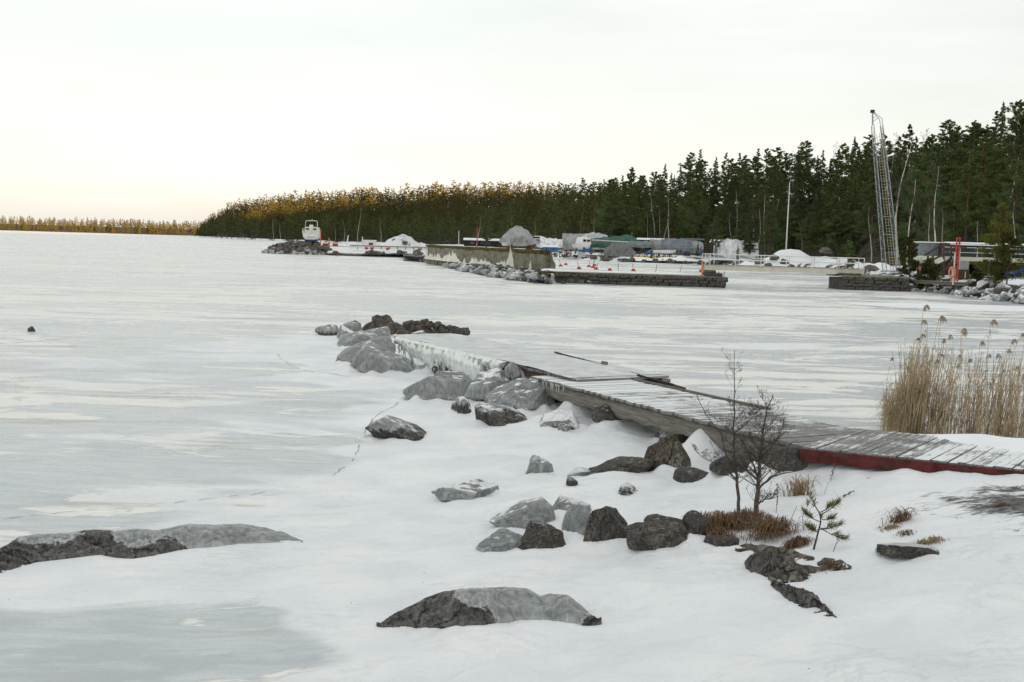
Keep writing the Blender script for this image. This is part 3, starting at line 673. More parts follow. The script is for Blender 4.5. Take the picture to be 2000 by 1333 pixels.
# ================================================================== jetty
def deck(name, label, A, B, W, W2, mat, frost, group=None, pl=.118):
    """planks laid across from the near edge line A-B towards the right; local x runs along the deck"""
    A, B = Vector(A), Vector(B); d = B-A; Ln = d.length; rz = math.atan2(d.y, d.x); ti = -math.asin(d.z/Ln)
    root = thing(name, label, 'jetty', A, 0, group); root.rotation_euler = (0, ti, rz)
    ms = []
    for k in range(5):
        m = MB(); j = [random.uniform(-.035, .035) for _ in range(4)]
        hw = pl/2-.0035; th = .045
        v = []
        for z in (-th, 0):
            for (x, y) in ((-hw, -W+j[0]), (hw, -W+j[1]*.3+j[0]*.7), (hw, j[2]), (-hw, j[3]*.3+j[2]*.7)): v.append((x, y, z))
        m.add(v, [(3,2,1,0),(4,5,6,7),(0,1,5,4),(1,2,6,5),(2,3,7,6),(3,0,4,7)])
        ms.append(m.mesh('plank', mat))
    n = int(Ln/pl)
    for i in range(n):
        x = (i+.5)*pl; o = put('plank', random.choice(ms), root, (x, 0, random.uniform(-.006, .006)), (0, 0, random.uniform(-.006, .006)))
        f = frost(i/n) if callable(frost) else frost
        o.color = (f+random.uniform(-.06, .06), 0, 0, 1)
    return root, Ln
zB = .98
b0_, b1_ = P(1563, 871, zB), P(1036, 735, .82)
WB = 1.68
jB, LB = deck('jetty', 'long weathered plank jetty section on a grey beam beside the saplings', b0_, b1_, WB, WB, PLANK, lambda t: .10+.48*t, pl=.105)
# longitudinal bearers under the planks
m = MB()
secs = []
for i in range(40):
    x = -.02+LB*i/39; rr = .15 + .012*math.sin(i*1.7)
    secs.append([(x, -.17+math.cos(a)*rr*.62, -.052-rr*1.05+math.sin(a)*rr*1.05) for a in [2*math.pi*k/12 for k in range(12)]])
m.loft(secs, True); m.build('beam', TIMBER, jB, True)
for yy in (-WB/2, -WB+.2):
    MB().box((LB/2, yy, -.16), (LB, .14, .2)).build('bearer', TIMBER, jB)
for xx in (.7, 3.2, 5.6, 7.8):
    MB().box((xx, -WB/2, -.40), (.16, WB-.5, .26)).build('cross_bearer', BROWNWOOD, jB)
MB().box((LB/2+1.2, -WB-.055, -.015), (LB*.62, .05, .10)).build('edge_board', TIMBER, jB)
# far section, under ice
a0_, a1_ = P(1128, 742, .895), P(766, 657, .76)
jA, LA = deck('jetty', 'far ice covered jetty section with a frozen curtain and icicles', a0_, a1_, 2.2, 2.2, PLANK, lambda t: .35+.3*t)
MB().box((LA/2, -.10, -.13), (LA, .07, .15)).build('fascia_board', BROWNWOOD, jA)
MB().box((LA/2, -2.05, -.14), (LA, .1, .16)).build('fascia_board', BROWNWOOD, jA)
ns = 60; nw = 16; V = []
for i in range(ns):
    for k in range(nw):
        x = LA*(.02+.98*i/(ns-1)); y = -2.12*k/(nw-1)
        e = min(1, (i)/8)*min(1, (nw-1-k)/3+.15)
        V.append((x, y+.05*(k == 0), .012+e*(.03+.05*float(fbm(np.array(x*1.3), np.array(y*1.5), 8, 3)))))
put('ice_cover', np_mesh('ice_cover', V, grid_faces(ns, nw), DECKICE, True), jA)
# ice curtain hanging down the near edge
nx, nzv = 150, 9; V = []
for i in range(nx):
    u = i/(nx-1); x = LA*(.28+.66*u)
    drop = .52+.26*float(fbm(np.array(x*1.1), np.array(3.3), 31, 3))*2+.10*float(vnoise(x*9, 1.0, 5))
    drop *= min(1, u*6)*min(1, (1-u)*5+.25)
    if .10 < u < .17: drop *= .35
    for k in range(nzv):
        t = k/(nzv-1)
        bulge = .05+.11*math.sin(min(1, t*1.4)*math.pi*.6)+.05*float(vnoise(x*7, t*1.5, 4))
        V.append((x, bulge*(1-.75*t**3)+.01, .05-drop*t-.02*t))
o = put('ice_curtain', np_mesh('ice_curtain', V, grid_faces(nx, nzv), ICE, True), jA)
ic = []
for k in range(5):
    m = MB(); n = 7
    m.tube([(random.uniform(-.006, .006)*j, random.uniform(-.006, .006)*j, -j/(n-1)) for j in range(n)], [.045*(1-(j/(n-1))**1.4)+.004 for j in range(n)], 7)
    ic.append(m.mesh('icicle', ICE, True))
for k in range(90):
    u = random.random(); x = LA*(.27+.68*u); l = random.uniform(.2, .62)*(1.25 if .25 < u < .7 else .8)
    put('icicle', random.choice(ic), o, (x, random.uniform(.0, .15), -.02), (0, 0, random.uniform(0, 6)), (random.uniform(.5, 1.1), random.uniform(.5, 1.1), l))
for k in range(26):
    put('icicle', random.choice(ic), jB, (LB-random.uniform(0, 1.5), .012, -.03), (0, 0, 0), (.3, .3, random.uniform(.04, .16)))
# loose boards along the far edge, standing on the ice
for (p, q, zz, lab) in [((1084,686),(1250,731),.915,'outer one of two dark edge boards lying beyond the jetty'), ((1246,730),(1338,757),.945,'inner dark edge board beyond the jetty, nearer the saplings')]:
    a, b = P(*p, zz), P(*q, zz)
    r_ = thing('edge_plank', lab, 'plank', (a+b)/2, 0); d_ = (b-a)/2
    for (s0, s1, hh_) in ((-1, -.42, .03), (-.40, .12, .045), (.13, .55, .06), (.54, 1, .05)):
        MB().bar(d_*s0+Vector((0, 0, -.03)), d_*s1+Vector((0, 0, -.03)), .04, hh_).build('board', BROWNWOOD if s0 > .4 else DARK, r_)
    MB().box(d_*.25+Vector((0, 0, .035)), (.2, .07, .06), math.atan2(d_.y, d_.x)).build('block', TIMBER, r_)
# red sided ramp up to the bank
c0_, c1_ = P(1566, 873, zB), P(2050, 922, 1.13)
jC, LC = deck('ramp', 'plank ramp with red painted side board joining jetty to bank', c0_, c1_, 1.9, 1.9, PLANK, lambda t: .12+.3*t, pl=.10)
jC['category'] = 'ramp'
# ramp planks run toward the viewer's right: flip across to the far side
for ch in jC.children: ch.location.y += 1.9
MB().box((LC/2, -.045, -.098), (LC, .04, .155)).build('side_board', REDWOOD, jC)
MB().box((LC/2, 1.75, -.14), (LC, .06, .18)).build('side_board', TIMBER, jC)
V = []
for i in range(50):
    for k in range(16):
        x = LC*(.30+.70*i/49); y = 1.93-1.2*k/15*(i/49)**.7
        e = min(1, i/20)*(1-k/15)
        V.append((x, y, -.012+e*(.075+.06*float(fbm(np.array(x*2), np.array(y*2), 19, 3)))))
put('snow_cover', np_mesh('snow_cover', V, grid_faces(50, 16)[:, ::-1], SNOW, True), jC)
# iron mooring ring on the ringed boulder
bo = [o for o in COL.objects if o.get('label', '').endswith('carrying an iron ring')][0]
kx = col_x(850, 1.0); best = None
for v in bo.data.vertices:
    w_ = Vector((v.co.x*bo.scale.x, v.co.y*bo.scale.y, v.co.z*bo.scale.z))+bo.location
    if abs(w_.x-kx*w_.y) < .06 and (best is None or w_.z > best.z): best = w_
rp_ = best+Vector((0, 0, .012))
rr = thing('mooring_ring', 'rusty iron mooring ring standing on the big flat faced boulder', 'ring', rp_, .3)
m = MB(); n = 18; rad = .055
m.tube([(rad*math.sin(2*math.pi*k/n), 0, .075+rad*math.cos(2*math.pi*k/n)) for k in range(n+1)], .014, 8)
m.build('ring', IRON, rr, True)
MB().tube([(0, 0, -.10), (0, 0, .025)], .016, 8).build('shank', IRON, rr, True)

# ================================================================== plants on the bank
def grow(m, p, d, ln, r, lev, rg, bend=.25, kids=(5, 7), twig=.004, up=.15, lean=1.0):
    n = 7; pts = [p.copy()]; rad = [r]; q = p.copy(); dd = d.normalized()
    for i in range(n):
        dd = (dd + Vector((rg.gauss(0, 1), rg.gauss(0, 1), rg.gauss(0, .6)))*bend*.25 + Vector((0, 0, up*.12))).normalized()
        q = q + dd*ln/n; pts.append(q.copy()); rad.append(max(twig, r*(1-(i+1)/n*.86)))
    m.tube(pts, rad, 6 if lev > 1 else 4, cap=False)
    if lev <= 0: return
    for k in range(rg.randint(*kids)):
        t = rg.uniform(.22, .97); i = min(n-1, int(t*n)); b = pts[i].lerp(pts[i+1], t*n-i)
        ax_ = (pts[i+1]-pts[i]).normalized(); s = ax_.cross(Vector((rg.gauss(0, 1), rg.gauss(0, 1), rg.gauss(0, 1)))).normalized()
        grow(m, b, (ax_*.75+s*.75), ln*rg.uniform(.22, .42)*(1.15-t*.6), max(twig, rad[i]*.5), lev-1, rg, bend*1.2, kids, twig, up)
def sapling(px, py, stems, label, seed, r0, nbr):
    b = G(px, py); rg = random.Random(seed); s = b.y/F
    root = thing('bare_sapling', label, 'tree', (b.x, b.y, b.z-.05))
    m = MB(); mb = MB()
    for si, (rs, pl_) in enumerate(stems):
        raw = [Vector(((x-px)*s, rg.gauss(0, .05)*i*s*14, (py-y)*s*1.02)) for i, (x, y) in enumerate(pl_)]
        pts = []
        for i in range(len(raw)-1):
            for k in range(4): pts.append(raw[i].lerp(raw[i+1], k/4)+Vector((rg.gauss(0, .005), rg.gauss(0, .005), 0)))
        pts.append(raw[-1]); n = len(pts)-1
        rad = [rs*.82*(1-.93*(i/n)**.75)+.0012 for i in range(n+1)]
        (m if si == 0 else mb).tube(pts, rad, 8)
        for k in range(int(nbr*(1 if si == 0 else .55))):
            t = rg.uniform(.22 if si == 0 else .05, .99); i = min(n-1, int(t*n)); p0 = pts[i].lerp(pts[i+1], t*n-i)
            an = rg.uniform(0, 6.28); dirv = Vector((math.cos(an), math.sin(an)*.8, rg.uniform(.3, .9)))
            grow(mb, p0, dirv, rg.uniform(.15, .52)*(1.25-t*.85)*(1.1 if si == 0 else .6), max(.002, rad[i]*.30), 2, rg, .32, (3, 5), .0013, .5)
    m.build('trunk', SAPBARK, root, True)
    mb.build('branches', SAPBARK, root, True)
    return root
sapling(1443, 1006, [(.028, [(1443,1012),(1440,965),(1434,917),(1426,870),(1424,830),(1424,799),(1423,742),(1417,675)]), (.014, [(1434,917),(1413,884),(1397,838),(1368,802),(1342,757)]), (.011, [(1436,930),(1410,905),(1370,890),(1348,872)]), (.010, [(1424,840),(1450,815),(1478,785)])], 'taller slender bare sapling, left of the two, its tip reaching highest', 4, .03, 44)
sapling(1475, 1010, [(.040, [(1475,1016),(1477,965),(1478,920),(1480,870),(1482,830),(1488,790),(1498,760)]), (.016, [(1478,950),(1500,925),(1530,915),(1580,905)]), (.013, [(1478,980),(1492,970),(1510,966)]), (.014, [(1478,925),(1455,880),(1440,850)]), (.012, [(1480,890),(1510,850),(1520,820)]), (.012, [(1477,930),(1450,910),(1430,915)])], 'shorter bushy bare sapling right of the taller one, thicker at the foot', 9, .045, 60)

def needle_tuft(m, c, d, rg, ln=.055, n=40):
    for k in range(n):
        v = (d*.8+Vector((rg.gauss(0, .6), rg.gauss(0, .6), rg.gauss(0, .6)))).normalized()
        s = v.cross(Vector((rg.random(), rg.random(), rg.random()+.1))).normalized()
        o_ = c+d*rg.uniform(-.03, .03)
        m.ribbon([o_, o_+v*ln*rg.uniform(.7, 1.2)], [.005, .002], s)
b = G(1588, 1074); s = b.y/F; rg = random.Random(3)
root = thing('pine_sapling', 'tiny young pine with yellow green needle tufts poking from the snow', 'tree', (b.x, b.y, b.z-.03))
m = MB(); tf = MB()
def pp(x, y, dy=0): return Vector(((x-1588)*s, dy, (1074-y)*s*1.03+.03))
stem = [pp(1588,1080), pp(1594,1050), pp(1600,1020), pp(1598,1005), pp(1588,990), pp(1578,972)]
m.tube(stem, [.011, .009, .007, .006, .005, .004], 7)
tips = []
for (a, c, dy) in [((1600,1035),(1650,1028),.1), ((1602,1033),(1640,1045),-.1), ((1600,1020),(1570,1005),.05), ((1599,1006),(1628,978),-.05), ((1599,1000),(1626,990),.1), ((1596,1035),(1575,1028),-.1), ((1596,1040),(1582,1035),.1), ((1602,1015),(1618,1005),-.1), ((1600,1032),(1630,1036),.15)]:
    p0, p1 = pp(*a), pp(*c, dy); m.tube([p0, p0.lerp(p1, .5)+Vector((0, 0, -.012)), p1], [.005, .004, .003], 5)
    for t in (.55, .75, .9, 1.0):
        if rg.random() < .85: needle_tuft(tf, p0.lerp(p1, t), ((p1-p0).normalized()+Vector((0, 0, .5))).normalized(), rg)
for q in (pp(1578,970), pp(1584,985), pp(1572,985), pp(1600,1012)): needle_tuft(tf, q, Vector((0, 0, 1)), rg, .055, 34)
m.build('stem', SAPBARK, root, True); tf.build('needles', YPINE_L, root)

def tuft(px, py, w, h, n, mat, label, seed, droop=.8, fan=1.0):
    b = G(px, py); rg = random.Random(seed); s = b.y/F; m = MB()
    for k in range(n):
        x0 = rg.gauss(0, .28)*w*s; y0 = rg.gauss(0, .16)*w*s; l = h*s*rg.uniform(.55, 1.25)
        an = rg.uniform(0, 6.28); o_ = Vector((math.cos(an), math.sin(an), 0))*fan
        z0 = gh(b.x+x0, b.y+y0)-b.z-.015+.5*h*s*max(0, 1-(abs(x0)/(w*s*.5))**2)*(.5 if droop > .7 else .12)
        p0 = Vector((x0, y0, z0)); p1 = p0+Vector((0, 0, l*.5))+o_*l*.25; p2 = p0+Vector((0, 0, l*(.85-droop*.5)))+o_*l*.6; p3 = p0+Vector((0, 0, l*(.9-droop*.95)))+o_*l*.85
        sd = o_.cross(Vector((0, 0, 1))).normalized() if o_.length else Vector((1, 0, 0))
        m.ribbon([p0, p1, p2, p3], [.007, .006, .0045, .0015], sd)
    o = put('grass_tuft', m.mesh('grass_tuft', mat), None, (b.x, b.y, b.z))
    return tag(o, label, 'grass', 'dry grass tufts on the bank')
tuft(1400, 1036, 95, 46, 520, DRYGRASS, 'widest rusty brown grass mat in front of the taller sapling', 1, 1.0)
tuft(1455, 1028, 80, 40, 420, DRYGRASS, 'rusty brown grass mat around the foot of the saplings', 2, 1.0)
tuft(1395, 1052, 70, 30, 400, DRYGRASS, 'hanging brown grass at the left edge of the sapling mat', 12, 1.1)
tuft(1508, 1048, 66, 48, 420, DRYGRASS, 'dark rusty grass hump right of the saplings', 3, 1.0)
tuft(1555, 1066, 44, 22, 350, DRYGRASS, 'small rusty grass hump left of the young pine', 4, 1.0)
tuft(1562, 968, 46, 52, 170, PALEGRASS, 'upright pale grass tuft above the young pine', 5, .45, .8)
tuft(1756, 1020, 36, 34, 130, DRYGRASS, 'spiky dark grass tuft on the right bank', 6, .5, .9)
tuft(1738, 1036, 34, 12, 90, PALEGRASS, 'flattened pale grass below the spiky tuft', 7, .9)
tuft(1770, 1044, 34, 10, 70, DRYGRASS, 'flattened dark grass right of the flattened pale grass', 17, .9)
tuft(1816, 1062, 52, 14, 160, PALEGRASS, 'low yellow grass cushion above the flat dark stone', 8, .9)
tuft(1622, 1112, 34, 16, 110, DRYGRASS, 'little brown grass patch on the small ledge stone', 9, .8)
tuft(1955, 990, 40, 10, 90, DRYGRASS, 'sparse dark grass on the bare ground at the right edge', 10, .8)
# thin dry weed stalks
for i, (x0, y0, x1, y1, lab) in enumerate([(1515,1005,1517,945,'straight thin weed stalk with seed beads between saplings and young pine'),(1530,1040,1552,985,'leaning pale straw stalk left of the young pine'),(1620,940,1632,905,'thin beaded weed stalk below the red ramp'),
        (1585,950,1592,925,'thin bare weed stalk beside the upright pale grass'),(1680,938,1712,934,'fallen straw lying on the snow below the ramp'),(1640,975,1668,960,'fallen twig with buds right of the young pine'),(1540,1105,1575,1082,'bent dark twig by the grey slab stone'),(1795,1005,1775,990,'curved straw beside the spiky dark grass tuft'),(1625,1080,1632,1040,'short straw stalk right of the young pine foot')]):
    a = G(x0, y0); s = a.y/F; rg = random.Random(i); m = MB(); e = Vector(((x1-x0)*s, .05*rg.uniform(-1, 1), (y0-y1)*s)); md = e*.5+Vector((rg.uniform(-.02, .02), 0, .01))
    m.tube([(0, 0, -.03), md, e], [.0035, .003, .002], 5)
    if 'bead' in lab or 'bud' in lab:
        for k in range(9):
            q = e*(.3+.08*k); m.box(q+Vector((rg.choice((-.008, .008)), 0, 0)), (.012, .012, .014), rg.random())
    tag(m.build('weed_stalk', DRYGRASS if i % 2 else SAPBARK, None, False, a), lab, 'stalk', 'dry weed stalks')

# ================================================================== reeds behind the ramp
def reed_geo(rg, ms, mp_, base, h, plume):
    lean = Vector((rg.gauss(.02, .05), rg.gauss(0, .05), 1)).normalized(); bx = rg.gauss(.03, .07)
    pts = [base+lean*h*t+Vector((bx*t*t*h, 0, 0)) for t in (0, .3, .6, .85, 1)]
    ms.tube(pts, [.0055, .0055, .0048, .004, .0034], 3, cap=False)
    for k in range(rg.randint(2, 5)):
        t = rg.uniform(.2, .92); p0 = pts[0].lerp(pts[-1], t); an = rg.uniform(0, 6.28); l = rg.uniform(.15, .42)
        o_ = Vector((math.cos(an), math.sin(an), 0)); up = rg.uniform(-.1, .8)
        ms.ribbon([p0, p0+o_*l*.35+Vector((0, 0, l*.5*up+.05)), p0+o_*l*.7+Vector((0, 0, l*.4*up)), p0+o_*l+Vector((0, 0, l*(.2*up-.25)))], [.009, .010, .007, .002], o_.cross(Vector((0, 0, 1))))
    if plume:
        tp = pts[-1]; sdx = 1 if rg.random() < .75 else -1
        for k in range(60):
            t = rg.random(); c = tp+Vector((sdx*t*.07, rg.gauss(0, .012), -.03+.10*math.sin(t*2.2)-.07*t*t))
            d_ = Vector((sdx*rg.uniform(.4, 1), rg.gauss(0, .3), rg.uniform(-.8, .2))).normalized(); l = rg.uniform(.03, .065)
            mp_.ribbon([c, c+d_*l*.5, c+d_*l+Vector((0, 0, -.02))], [.007, .007, .002], d_.cross(Vector((0, 1, .3))).normalized())
rg = random.Random(11)
def reed_xy():
    while True:
        px = rg.choice((rg.uniform(1722, 1800), rg.uniform(1760, 2060), rg.gauss(1790, 35), rg.gauss(1930, 55)))
        if 1712 < px < 2070: break
    lo = 850+(px-1720)*.20
    py = lo+rg.uniform(-2, 1)*6-abs(rg.gauss(0, 10)); return px, py
m = MB(); dm = MB()
for k in range(680):
    px, py = reed_xy(); q = P(px, py, 0); h = rg.uniform(.7, 1.9)*(.6 if px < 1750 else 1)
    reed_geo(rg, m, dm, Vector((q.x, q.y, -.03)), h, False)
tag(m.build('reed_bed', REED), 'dense mass of dry straw coloured reeds behind the ramp', 'reeds', None, 'stuff')
protos = []
for k in range(12):
    a, p_ = MB(), MB(); reed_geo(rg, a, p_, Vector((0, 0, 0)), 2.1, True); protos.append((a.mesh('stem', REED), p_.mesh('plume', PLUME)))
TALL = [(1787,595,'tallest lone plumed reed, rising highest over the left reeds'),(1805,615,None),(1812,625,None),(1822,618,None),(1770,650,'plumed reed standing at the left side of the tall reeds'),(1775,660,None),(1915,622,'plumed reed rising highest over the right half of the reeds'),(1863,652,None),(1835,662,None),(1875,640,None),(1882,648,None),(1950,648,None),(1958,660,None),(1975,648,'plumed reed bending to the right at the right side of the bed'),(1990,715,'low drooping plumed reed at the far right of the bed'),(1900,665,None),(1845,690,None),(1815,690,None),(1955,680,None),(1965,690,None),(1730,698,'short bent plumed reed at the left fringe of the bed'),(1925,690,None),(1890,700,None),(1800,700,None),(1860,710,None),(1940,720,None)]
for k, (px, tp, lab) in enumerate(TALL):
    py = 852+(px-1720)*.19-6; q = P(px, py, 0); h = (py-tp)*q.y/F; a, p_ = protos[k % 12]; sc = h/2.1
    root = thing('reed', lab or 'plumed dry reed standing above the thick of the reed bed', 'reed', (q.x-.05*h, q.y, -.02), rg.uniform(-.4, .4), 'plumed reeds above the reed bed')
    put('stem', a, root, None, None, sc); pl2 = put('plume', p_, root, None, None, sc)
# ================================================================== trees
def quads(C, U, W):                                  # centres, half-length vectors, half-width vectors
    V = np.stack([C-U-W*.4, C-U*.2+W, C+U, C-U*.2-W], 1).reshape(-1, 3)
    return V, np.arange(len(C)*4).reshape(-1, 4)
def unit(a): return a/np.maximum(np.linalg.norm(a, axis=-1, keepdims=True), 1e-9)
def pine_np(seed, H, cb=.35, n_el=5200, el=.34, wid=.15, limbs=46, ex=.85):
    rg = np.random.RandomState(seed); cen = []; 
    bend = rg.normal(0, .012, 2)
    m = MB(); tz = np.linspace(0, 1, 9)
    tp = [Vector((bend[0]*H*math.sin(t*3), bend[1]*H*math.sin(t*2.5), t*H)) for t in tz]
    m.tube(tp, [H*.0125*(1-t*.93)+.015 for t in tz], 7)
    pf = []
    lb = MB()
    for k in range(limbs):
        t = cb+(1-cb)*((k+rg.rand())/limbs)**.9
        prof = (1-((t-cb)/(1-cb)))**ex*min(1, .6+(t-cb)*3.5)*1.1
        l = H*wid*prof*rg.uniform(.55, 1.25)+.25
        a = rg.uniform(0, 6.283); rise = rg.uniform(-.05, .45)+.4*(t-cb)
        o_ = np.array([math.cos(a), math.sin(a), rise]); p0 = np.array([bend[0]*H*math.sin(t*3), bend[1]*H*math.sin(t*2.5), t*H])
        e = p0+o_*l
        lb.tube([p0, (p0+e)/2+np.array([0, 0, -.06*l]), e], [.05*l*.5+.01, .03*l*.4+.008, .006], 3, cap=False)
        npf = max(2, int(3+l*2.2))
        for j in range(npf):
            s = rg.uniform(.35, 1.05); pf.append((*(p0+o_*l*s+rg.normal(0, .10*l, 3)*np.array([1, 1, .5])), rg.uniform(.30, .60)*(.42+.22*l)))
    pf.append((0+tp[-1].x, tp[-1].y, H-.1, .35))
    pf = np.array(pf); idx = rg.randint(0, len(pf), n_el)
    off = rg.normal(0, 1, (n_el, 3)); off = unit(off)*rg.rand(n_el, 1)**.5*np.array([1, 1, .62])
    C = pf[idx, :3]+off*pf[idx, 3:4]
    U = unit(off*.9+rg.normal(0, .6, (n_el, 3))+np.array([0, 0, .35]))*el*rg.uniform(.5, 1.1, (n_el, 1))*.5
    W = unit(np.cross(U, rg.normal(0, 1, (n_el, 3))))*el*.16*rg.uniform(.6, 1.2, (n_el, 1))
    V, Fc = quads(C, U, W)
    return m, lb, V, Fc
def spruce_np(seed, H, cb=.05, n_el=5600, wid=.13, el=.42):
    rg = np.random.RandomState(seed); m = MB()
    m.tube([(0, 0, 0), (0, 0, H*.5), (0, 0, H)], [H*.012, H*.007, .012], 6)
    nb = 150; t = cb+(1-cb)*(np.arange(nb)+rg.rand(nb))/nb
    l = H*wid*(1-(t-cb)/(1-cb))**.85*rg.uniform(.6, 1.2, nb)+.12; a = rg.uniform(0, 6.283, nb)
    pr = l/l.sum(); bi = rg.choice(nb, n_el, p=pr); s = rg.rand(n_el)**.6
    o_ = np.stack([np.cos(a), np.sin(a), 0*a], 1)
    C = np.zeros((n_el, 3)); C[:, 2] = t[bi]*H
    ext = (s*l[bi])[:, None]
    C = C+o_[bi]*ext; C[:, 2] += (-.38*s**1.3+.16*s**3)*l[bi]
    lat = np.stack([-np.sin(a), np.cos(a), 0*a], 1)[bi]*(rg.normal(0, .22, (n_el, 1))*(l[bi]*(1.05-s))[:, None])
    C = C+lat+rg.normal(0, .05, (n_el, 3)); C[:, 2] -= np.abs(rg.normal(0, .12, n_el))
    U = unit(o_[bi]+lat*.8+np.array([0, 0, -.35])+rg.normal(0, .3, (n_el, 3)))*el*.5*rg.uniform(.5, 1.1, (n_el, 1))
    W = unit(np.cross(U, rg.normal(0, 1, (n_el, 3))))*el*.17*rg.uniform(.6, 1.2, (n_el, 1))
    V, Fc = quads(C, U, W)
    return m, None, V, Fc
def birch_mb(seed, H, spread=.2, lev=3):
    rg = random.Random(seed); m = MB(); tw = MB()
    pts = [Vector((0, 0, 0))]; d = Vector((rg.gauss(0, .05), rg.gauss(0, .05), 1)); n = 10
    for i in range(n):
        d = (d+Vector((rg.gauss(0, .06), rg.gauss(0, .06), .12))).normalized(); pts.append(pts[-1]+d*H/n)
    rad = [H*.0085*(1-.93*i/n)+.008 for i in range(n+1)]
    m.tube(pts, rad, 6)
    for k in range(26):
        t = rg.uniform(.35, .98); i = min(n-1, int(t*n)); p = pts[i].lerp(pts[i+1], t*n-i); a = rg.uniform(0, 6.28)
        grow(tw, p, Vector((math.cos(a)*.7, math.sin(a)*.7, 1.0)), H*spread*rg.uniform(.5, 1.2)*(1.25-t*.8), rad[i]*.45, 2, rg, .3, (4, 7), .012, .2)
    return m, tw

H0 = 20.0
PINES, SPRUCES, BIRCHES = [], [], []
for k in range(8):
    m, lb, V, Fc = pine_np(40+k, H0, [.10, .26, .15, .34, .08, .20, .12, .06][k], 17000, .46, [.22, .21, .26, .22, .25, .20, .27, .18][k], 70, [.85, .6, .7, .55, .95, .75, .6, 1.0][k])
    PINES.append((m.mesh('trunk', BARK, True), np_mesh('crown', V, Fc, PINE_L), lb.mesh('limbs', BARK)))
for k in range(4):
    m, _, V, Fc = spruce_np(70+k, H0, [.03, .06, .02, .08][k], 12000, [.18, .155, .20, .145][k], .5)
    SPRUCES.append((m.mesh('trunk', BARK, True), np_mesh('crown', V, Fc, SPRUCE_L), None))
for k in range(4):
    m, tw = birch_mb(80+k, H0*.9, .17)
    BIRCHES.append((m.mesh('trunk', BIRCH, True), tw.mesh('crown', TWIG), None))
def plant(kind, loc, h, label, group, rg, parts=True):
    nm, pool, cat = {'p': ('pine_tree', PINES, 'tree'), 's': ('spruce_tree', SPRUCES, 'tree'), 'b': ('birch_tree', BIRCHES, 'tree')}[kind]
    tr, cr, lb = rg.choice(pool); s = h/H0
    r = thing(nm, label, cat, loc, rg.uniform(0, 6.28), group); r.scale = (s*rg.uniform(.85, 1.3), s*rg.uniform(.85, 1.3), s)
    put('trunk', tr, r); put('crown', cr, r)
    if lb and parts: put('limbs', lb, r)
    return r
rg = random.Random(21)
ZONE = [(1180,1290,'of forest above the green tarpaulin'),(1290,1400,'of forest behind the blue grey boat cover'),(1400,1530,'of forest left of the flagpole'),(1530,1690,'of forest between flagpole and lattice mast'),(1690,1800,'of forest behind the lattice mast'),(1800,1905,'of forest behind the brown stairs'),(1905,2120,'of forest at the right edge above the terrace')]
nm_ = {'p': 'pine', 's': 'spruce', 'b': 'bare birch'}
cnt = {'p': 0, 's': 0, 'b': 0}
rowsN = 8
for ri in range(rowsN):
    f = ri/(rowsN-1); px = 1165+rg.uniform(0, 20)
    while px < 2090:
        d1, d2 = cof(px, 2), cof(px, 3); Y = d1+(d2-d1)*(f+rg.uniform(-.06, .06))
        g = land_at(px, Y); k = rg.choices('psb', (.60, .24, .16))[0]
        tpx = cof(px, 4)+rg.gauss(9, 14)
        h_max = EYE+(hor(px)-tpx)/F*Y-g.z
        h = min(rg.uniform(15, 22), h_max*1.02) if ri >= 5 else rg.uniform(10, 20)
        if ri >= 6: h = h_max if 11 < h_max < 26 else h
        if k == 'b': h *= .95
        z_ = [z for (a, b, z) in ZONE if a <= px < b] or [ZONE[0][2] if px < 1180 else ZONE[-1][2]]
        row = 'front' if ri < 3 else ('middle' if ri < 6 else 'skyline')
        plant(k, (g.x, g.y, g.z-.3), h, f'{nm_[k]} in the {row} rows {z_[0]}', 'trees of the forest on the right shore', rg, ri < 4)
        cnt[k] += 1
        px += (rg.uniform(2.6, 6.4) if k != 'b' else 1.8)/Y*F
# trees picked out singly
def single(kind, px, Y, base_y, top_y, label, rg, pool=None):
    b = PY(px, base_y, Y); h = (base_y-top_y)*Y/F
    return plant(kind, b, h, label, 'single trees by the boatyard', rg)
single('s', 1463, 212, 500, 392, 'slim lone spruce beside the white covered boat', rg)
single('p', 1396, 214, 500, 418, 'bushy round young pine behind the footbridge rail', rg)
single('s', 1362, 216, 501, 474, 'small dark spruce left of the bushy round pine', rg)
single('s', 1440, 205, 508, 478, 'small spruce in front of the white covered boat', rg)
single('p', 1500, 214, 502, 415, 'low bushy pine left of the flagpole foot', rg)
single('b', 698, 196, 489, 392, 'lone bare birch with pale trunk on the snowy breakwater strip', rg)
single('b', 930, 330, 484, 415, 'bare reddish birch behind the red pole', rg)
single('p', 950, 335, 484, 408, 'slim pine right of the red pole birch', rg)
single('b', 1812, 118, 530, 390, 'white stemmed bare tree left of the brown stairs', rg)
single('b', 1752, 150, 520, 250, 'tall bent white birch just right of the lattice mast', rg)

# the hill across the bay: its nearest trees one by one, the rest as one mass
sp = []
for k in range(5):
    _, _, V, Fc = pine_np(140+k, H0, .15, 1000, 1.0, .23, 30, [.6, .75, .55, .9, .7][k])
    tm = MB().tube([(0, 0, 0), (0, 0, H0)], [.22, .03], 4); sp.append((V, Fc, np.array(tm.v), 'p'))
for k in range(4):
    _, _, V, Fc = spruce_np(170+k, H0, .03, 800, .17, 1.1)
    tm = MB().tube([(0, 0, 0), (0, 0, H0)], [.22, .03], 4); sp.append((V, Fc, np.array(tm.v), 's'))
smesh = [np_mesh('crown', V, Fc, PINE_L if k == 'p' else SPRUCE_L) for V, Fc, _, k in sp]
strunk = MB().tube([(0, 0, 0), (0, 0, H0)], [.2, .03], 4).mesh('trunk', BARK)
MV, MF, nV = [], [], 0
HZ = [(380,560,'on the left point of the hill'),(560,690,'behind the white cabin boat'),(690,830,'above the snowy rock slope'),(830,980,'above the concrete breakwater'),(980,1200,'behind the covered boat on the breakwater')]
